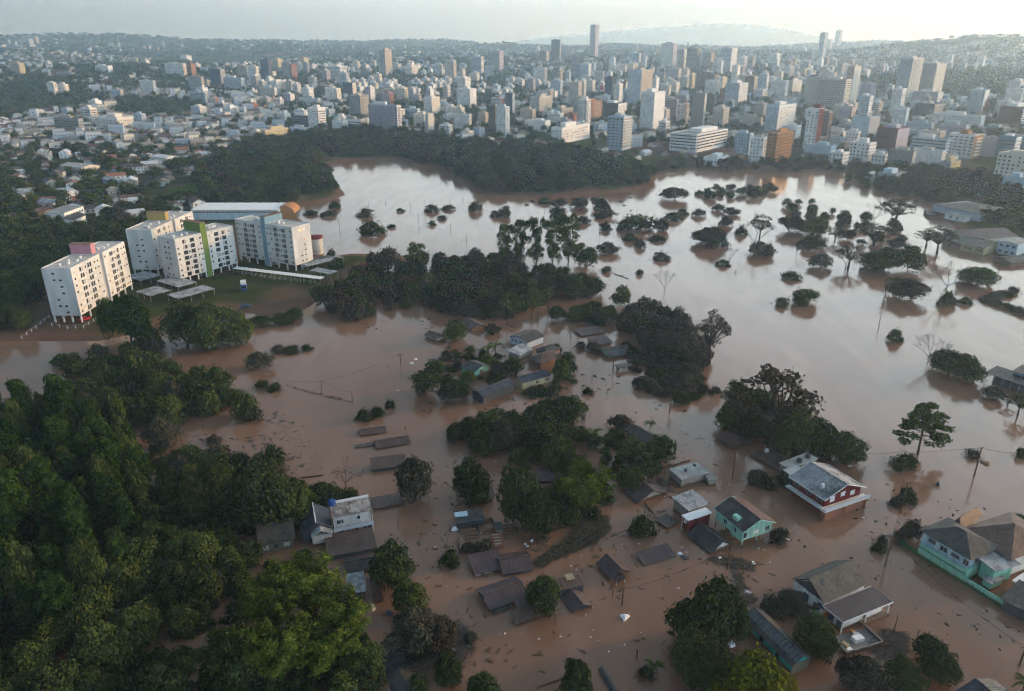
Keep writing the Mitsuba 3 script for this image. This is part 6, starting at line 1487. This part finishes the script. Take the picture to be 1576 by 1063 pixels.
# the blocks behind them, past what can be told apart
for i in range(9):
    g = {'type': 'shapegroup'}; col = ['w_white', 'w_white', 'w_cream', 'w_blue', 'w_white', 'w_beige', 'w_tan', 'w_grey', 'w_white'][i]; H = [12, 18, 24, 30, 15, 21, 33, 27, 36][i]; rr = np.random.default_rng(600 + i); m = MB()
    for o_, e_, n_, L_ in (([-7, -5.5, 0], [1, 0, 0], [0, -1, 0], 14), ([-7, 5.5, 0], [1, 0, 0], [0, 1, 0], 14), ([-7, -5.5, 0], [0, 1, 0], [-1, 0, 0], 11), ([7, -5.5, 0], [0, 1, 0], [1, 0, 0], 11)):
        if i in (4, 8) and L_ == 11: continue
        face_windows(m, np.array(o_, float), np.array(e_, float), np.array(n_, float), L_, H, ['dots', 'bands', 'dots', 'dots', 'bands'][i % 5], rr)
    g['wall'] = ply(MB().box([-7, -5.5, -4], [14, 0, 0], [0, 11, 0], [0, 0, H + 4]).mesh(), col); g['windows'] = ply(m.mesh(), 'pane_far')
    g['roof'] = ply(MB().box([-6.7, -5.2, H], [13.4, 0, 0], [0, 10.4, 0], [0, 0, .3]).mesh(), 'roof_flat'); g['penthouse'] = ply(MB().box([-3, -2, H + .3], [5, 0, 0], [0, 4, 0], [0, 0, 3.2]).mesh(), 'w_white')
    scene[f'kind_block_{i}'] = g
for j, (x, y, z, wL, wR, h, eL, eR) in enumerate(mids[135:]):
    i = int(np.argmin([abs(h - q) + rngc.uniform(0, 7) for q in (12, 18, 24, 30, 15, 21, 33, 27, 36)]))
    scene[f'distant_blocks__{j:04d}'] = {'type': 'instance', 'g': {'type': 'ref', 'id': f'kind_block_{i}'}, 'to_world': T().translate([x, y, z]).rotate([0, 0, 1], math.degrees(math.atan2(-eL[1], -eL[0]))).scale([wL / 14, wR / 11, 1.0])}
labels['distant_blocks'] = {'label': 'distant pale apartment blocks crowded in the far part of the town', 'category': 'buildings', 'kind': 'stuff'}
# gabled houses: the nearest as things of their own
spots = []
for n_, d0, d1, sm, pr in ((9000, 430, 800, -.40, .9), (12000, 600, 1500, -.30, .9), (9000, 700, 1500, .78, .22), (13000, 1500, 3300, .78, .38)):
    for x, y, z, _ in spots_in(n_, d0, d1, 10, smax=sm):
        if rngc.random() > pr or not grid.free(x, y, 7.0): continue
        grid.put(x, y, 6.0); spots.append((x, y, z))
spots.sort(key=lambda q: q[1])
WH = ['w_white', 'w_white', 'w_cream', 'w_beige', 'w_yellow', 'w_blue', 'w_white', 'w_tan', 'w_concrete', 'w_white']
RH = ['roof_mud', 'roof_red', 'roof_terra', 'roof_dark', 'roof_mud', 'roof_zinc', 'roof_red', 'roof_moss', 'roof_flat', 'metal_light']
for x, y, z in spots[:250]:
    a, r_ = WH[int(rngc.integers(len(WH)))], RH[int(rngc.integers(len(RH)))]
    key = thing('suburb_house', '', 'house'); hw = 3.0 if rngc.random() < .7 else 5.6
    gable_house(key, np.array([x, y, z]), math.radians(28 + 90 * int(rngc.integers(2)) + rngc.normal() * 8), rngc.uniform(9, 14), rngc.uniform(7, 9), hw, rngc.uniform(1.3, 2.2), a, r_)
    xy, _ = proj([x, y, z + 3]); AUTO.append((key, f"{ADJ[a]} {'two storey' if hw > 4 else 'low'} house with {RADJ[r_]}", 'house', xy[0], xy[1]))
# the rest of the roofs run together into one far carpet of houses: a few house shapes, instanced
for i in range(10):
    rr = np.random.default_rng(400 + i); g = {'type': 'shapegroup'}; a, r_ = WH[i], RH[i]; tall = i in (2, 5, 8)
    L, Wd, hw = rr.uniform(9, 15), rr.uniform(7, 10), rr.uniform(6, 13) if tall else rr.uniform(2.8, 4.5)
    m = MB().box([-L / 2, -Wd / 2, -2], [L, 0, 0], [0, Wd, 0], [0, 0, hw + 2]); g['wall'] = ply(m.mesh(), a)
    if tall or r_ in ('roof_flat', 'metal_light'): m = MB().box([-L / 2 - .2, -Wd / 2 - .2, hw], [L + .4, 0, 0], [0, Wd + .4, 0], [0, 0, .4]); g['roof'] = ply(m.mesh(), 'roof_flat' if r_ != 'metal_light' else r_)
    else:
        m = MB(); R = 1.9
        for sg in (-1, 1): m.quad([-L / 2 - .5, sg * (Wd / 2 + .5), hw - .1], [L / 2 + .5, sg * (Wd / 2 + .5), hw - .1], [L / 2 + .5, 0, hw + R], [-L / 2 - .5, 0, hw + R])
        g['roof'] = ply(m.mesh(), r_); mm = MB()
        for x in (-L / 2, L / 2): mm.tri([x, -Wd / 2, hw], [x, Wd / 2, hw], [x, 0, hw + R - .15])
        g['gable'] = ply(mm.mesh(), a)
    m = MB()
    for z in np.arange(1.5, hw - .5, 3.0):
        for x in np.arange(-L / 2 + 1.4, L / 2 - 1, 3.0):
            for sg in (-1, 1): m.box([x, sg * (Wd / 2 + .02) - .03, z - .6], [1.3, 0, 0], [0, .06, 0], [0, 0, 1.2])
        for sg in (-1, 1): m.box([sg * (L / 2 + .02) - .03, -1.0, z - .6], [.06, 0, 0], [0, 1.6, 0], [0, 0, 1.2])
    g['window'] = ply(m.mesh(), 'pane_far'); scene[f'kind_house_{i}'] = g
n = 0
for x, y, z in spots[250:]:
    n += 1
    scene[f'distant_houses__{n:04d}'] = {'type': 'instance', 'g': {'type': 'ref', 'id': f'kind_house_{int(rngc.integers(10))}'}, 'to_world': T().translate([x, y, z]).rotate([0, 0, 1], float(28 + 90 * int(rngc.integers(2)) + rngc.normal() * 10)).scale(float(rngc.uniform(.8, 1.15)))}
for x, y, z, _ in spots_in(1900, 3300, 7600, 10):       # the far slopes
    if meshkit.noise(np.array([x * .0014, y * .0014, 2.0]), 5) < (.5 if x < 900 else .66): continue
    n += 1; tall = rngc.random() < .07
    scene[f'distant_houses__{n:04d}'] = {'type': 'instance', 'g': {'type': 'ref', 'id': f'kind_house_{int(rngc.integers(10))}'}, 'to_world': T().translate([x, y, z]).rotate([0, 0, 1], float(rngc.uniform(0, 180))).scale([float(rngc.uniform(1, 1.9)), float(rngc.uniform(1, 1.6)), float(rngc.uniform(1.0, 1.5) * (3.2 if tall else 1))])}
labels['distant_houses'] = {'label': 'carpet of small distant houses and blocks across the town', 'category': 'houses', 'kind': 'stuff'}
# trees between the roofs, and the far woods
n = 0


def far_tree(x, y, z, h, w, lod):
    global n
    n += 1
    plant('dark' if rngc.random() < .5 else 'mid', [x, y, z - .28 * h], h * 1.3, w, f'town_trees__{n:05d}', lod)


for cnt, d0, d1, sm in ((8000, 330, 800, -.12), (15000, 800, 2600, .78)):
    for x, y, z, wood in spots_in(cnt, d0, d1, 4, True, smax=sm):
        if wood and y < 830 or y < 560 and x > -150: continue
        if not grid.free(x, y, 3.0 if not wood else 2.4): continue
        grid.put(x, y, 2.0); far_tree(x, y, z, rngc.uniform(6, 11), rngc.uniform(7, 12), 2 if y < 900 else 3)
for x, y, z, wood in spots_in(9500, 2500, 7800, 4, True):
    far_tree(x, y, z, rngc.uniform(8, 14), rngc.uniform(20, 42), 3)
labels['town_trees'] = {'label': 'trees growing between the roofs of the town and on the far slopes', 'category': 'trees', 'kind': 'stuff'}
# streets of the near suburb and the meadow by the lake wood
def strip(name, pts, w, mat, label):
    W = [on_ground(*q) for q in pts]; P = []
    for a, b_ in zip(W[:-1], W[1:]):
        k = max(2, int(np.linalg.norm(b_ - a) / 6)); P += [a + (b_ - a) * i / k for i in range(k)]
    P.append(W[-1]); m = MB()
    for a, b_ in zip(P[:-1], P[1:]):
        d = b_ - a; d[2] = 0; d /= np.linalg.norm(d) + 1e-9; o = np.array([-d[1], d[0], 0]) * w / 2
        q = [a - o, b_ - o, b_ + o, a + o]
        for p in q: p[2] = ground_z(p[0], p[1]) + .18
        m.quad(*q)
    structure(name, m, mat, label)


strip('street', [(40, 352), (150, 308), (215, 290), (250, 262), (300, 232), (380, 210)], 7, 'asphalt', 'grey suburb street running away to the right behind the apartment blocks')
strip('street', [(-60, 300), (60, 285), (150, 275), (215, 268)], 6, 'asphalt', 'grey suburb street running across at the far left')
diffuse('meadow_grass', (.05, .085, .022))
w = shapely.Polygon([tuple(on_ground(x, y)[:2]) for x, y in [(236, 316), (262, 292), (300, 282), (318, 292), (300, 314), (262, 322)]])
tr = trimesh.creation.triangulate_polygon(w.segmentize(8) if hasattr(w, 'segmentize') else shapely.segmentize(w, 8), engine='earcut')
vv = np.column_stack([tr[0], terrain(tr[0][:, 0], tr[0][:, 1]) + .35])
structure('meadow', (vv, tr[1]), 'meadow_grass', 'small green meadow between the woods behind the apartment blocks')

# ------------------------------------------------------------------ labels of what was planted or filled in
MARKS = [('the pink topped block', 130, 440), ('the orange topped block', 240, 370), ('the green cored block', 310, 390), ('the cream ended block', 430, 375), ('the red house', 1270, 745), ('the mint green stilt house', 1145, 800),
         ('the white tiled house', 1290, 910), ('the turquoise house', 1195, 985), ('the mint retaining wall', 1460, 860), ('the grey box house', 1060, 735), ('the pine', 1412, 660), ('the yellow house', 815, 582), ('the flat brown sheet roof', 540, 840), ('the debris raft', 880, 830),
         ('the navy roofed house', 485, 805), ('the yellow hall', 1508, 380), ('the silo', 489, 378), ('the unfinished tower', 913, 70), ('the twin striped towers', 1410, 130), ('the orange and navy block', 1186, 228), ('the long white institution', 1075, 222), ('the wide grey balcony block', 592, 185),
         ('the blank pale slab tower', 661, 190), ('the tall tan tower', 595, 95), ('the beige slab complex', 1275, 145), ('the arched hall', 380, 335), ('the left row grey tree', 638, 735), ('the pier like building', 1550, 585), ('the left suburb hall', 130, 270), ('the far cream slab', 38, 62),
         ('the near round tree', 602, 865), ('the near mango tree', 836, 912), ('the small white house', 671, 515), ('the palms house', 990, 670), ('the lake gum trees', 830, 370), ('the transformer pole', 1505, 710), ('the broad white block', 270, 108), ('the parking structure', 105, 192),
         ('the dark maroon block', 1362, 215), ('the church', 1504, 180), ('the left tower group', 430, 105), ('the right edge cream tower', 1555, 260), ('the dotted white tower', 1003, 170), ('the mast', 1354, 500)]


def where(x, y):
    d = [(math.hypot((x - mx_), 1.5 * (y - my_)), nm, x - mx_, y - my_) for nm, mx_, my_ in MARKS]
    dist, nm, dx, dy = min(d)
    word = ('left of' if dx < 0 else 'right of') if abs(dx) > 1.3 * abs(dy) else ('behind' if dy < 0 else 'before')
    return f'{word} {nm}'


ORD = ['first', 'second', 'third', 'fourth', 'fifth', 'sixth', 'seventh', 'eighth', 'ninth', 'tenth']
byname = {}
for rec in PLANTED: byname.setdefault(KEYNAME[rec[1]], []).append(rec)
keep = []
for nm, recs in byname.items():                              # past 290 of a kind, the smallest in the photo run together
    recs.sort(key=lambda r: -r[4] * r[5] / ((proj(np.array(scene[r[0]]['to_world'].matrix)[:3, 3])[1]) ** 2))
    keep += recs[:290]
    for j, r in enumerate(recs[290:]): scene[f'small_trees__{j:04d}'] = scene.pop(r[0])
    if len(recs) > 290: labels['small_trees'] = {'label': 'smaller dark trees filling the groves and wood edges between the larger ones', 'category': 'trees', 'kind': 'stuff'}
for key, kind, x, y, h, w in keep:
    noun = KEYNAME[kind].replace('_', ' ')
    size = '' if kind in ('pine', 'bamboo') else 'small ' if h < (2 if 'shrub' in kind else 5.5) else 'big ' if h > (3.6 if 'shrub' in kind else 9) else ''
    AUTO.append((key, f'{size}{DESC[kind]} {noun}', noun.split()[-1], x, y))
bag = {}
for rec in AUTO: bag.setdefault(f'{rec[1]} {where(rec[3], rec[4])}', []).append(rec)
for base, recs in bag.items():
    recs.sort(key=lambda r: r[3]); k = len(recs)
    for i, (key, desc, cat, x, y) in enumerate(recs):
        d = labels.setdefault(key, {}); d['category'] = cat
        if k == 1: d['label'] = base
        elif k <= 10: d['label'] = f'{ORD[i]} {base}, from left' if i < k - 1 else f'rightmost {base}'
    if k > 10:                                                # a large clump: rows from the back, each read from the left
        rowsn = -(-k // 9); byy = sorted(recs, key=lambda r: r[4])
        for ri in range(rowsn):
            row = sorted(byy[ri * k // rowsn:(ri + 1) * k // rowsn], key=lambda r: r[3])
            for i, r in enumerate(row): labels[r[0]]['label'] = f'{ORD[i]} from left in {ORD[min(ri, 9)]} row: {base}'; labels[r[0]]['group'] = f'{r[1]}s {where(r[3], r[4])}'
for d in labels.values():
    for cut in ('big ', 'small ', 'low ', ' tree', 'the ', 'the ', 'two storey ', 'sheet '):
        if len(d['label'].split()) > 16 if 'label' in d else False: d['label'] = d['label'].replace(cut, '', 1) if not cut.startswith(' tree') else d['label'].replace(' tree ', ' ', 1)
# unused kinds are dropped
used = {d['g']['id'] for d in scene.values() if d.get('type') == 'instance'}
for k in [k for k, d in scene.items() if d.get('type') == 'shapegroup' and k not in used]:
    del scene[k]
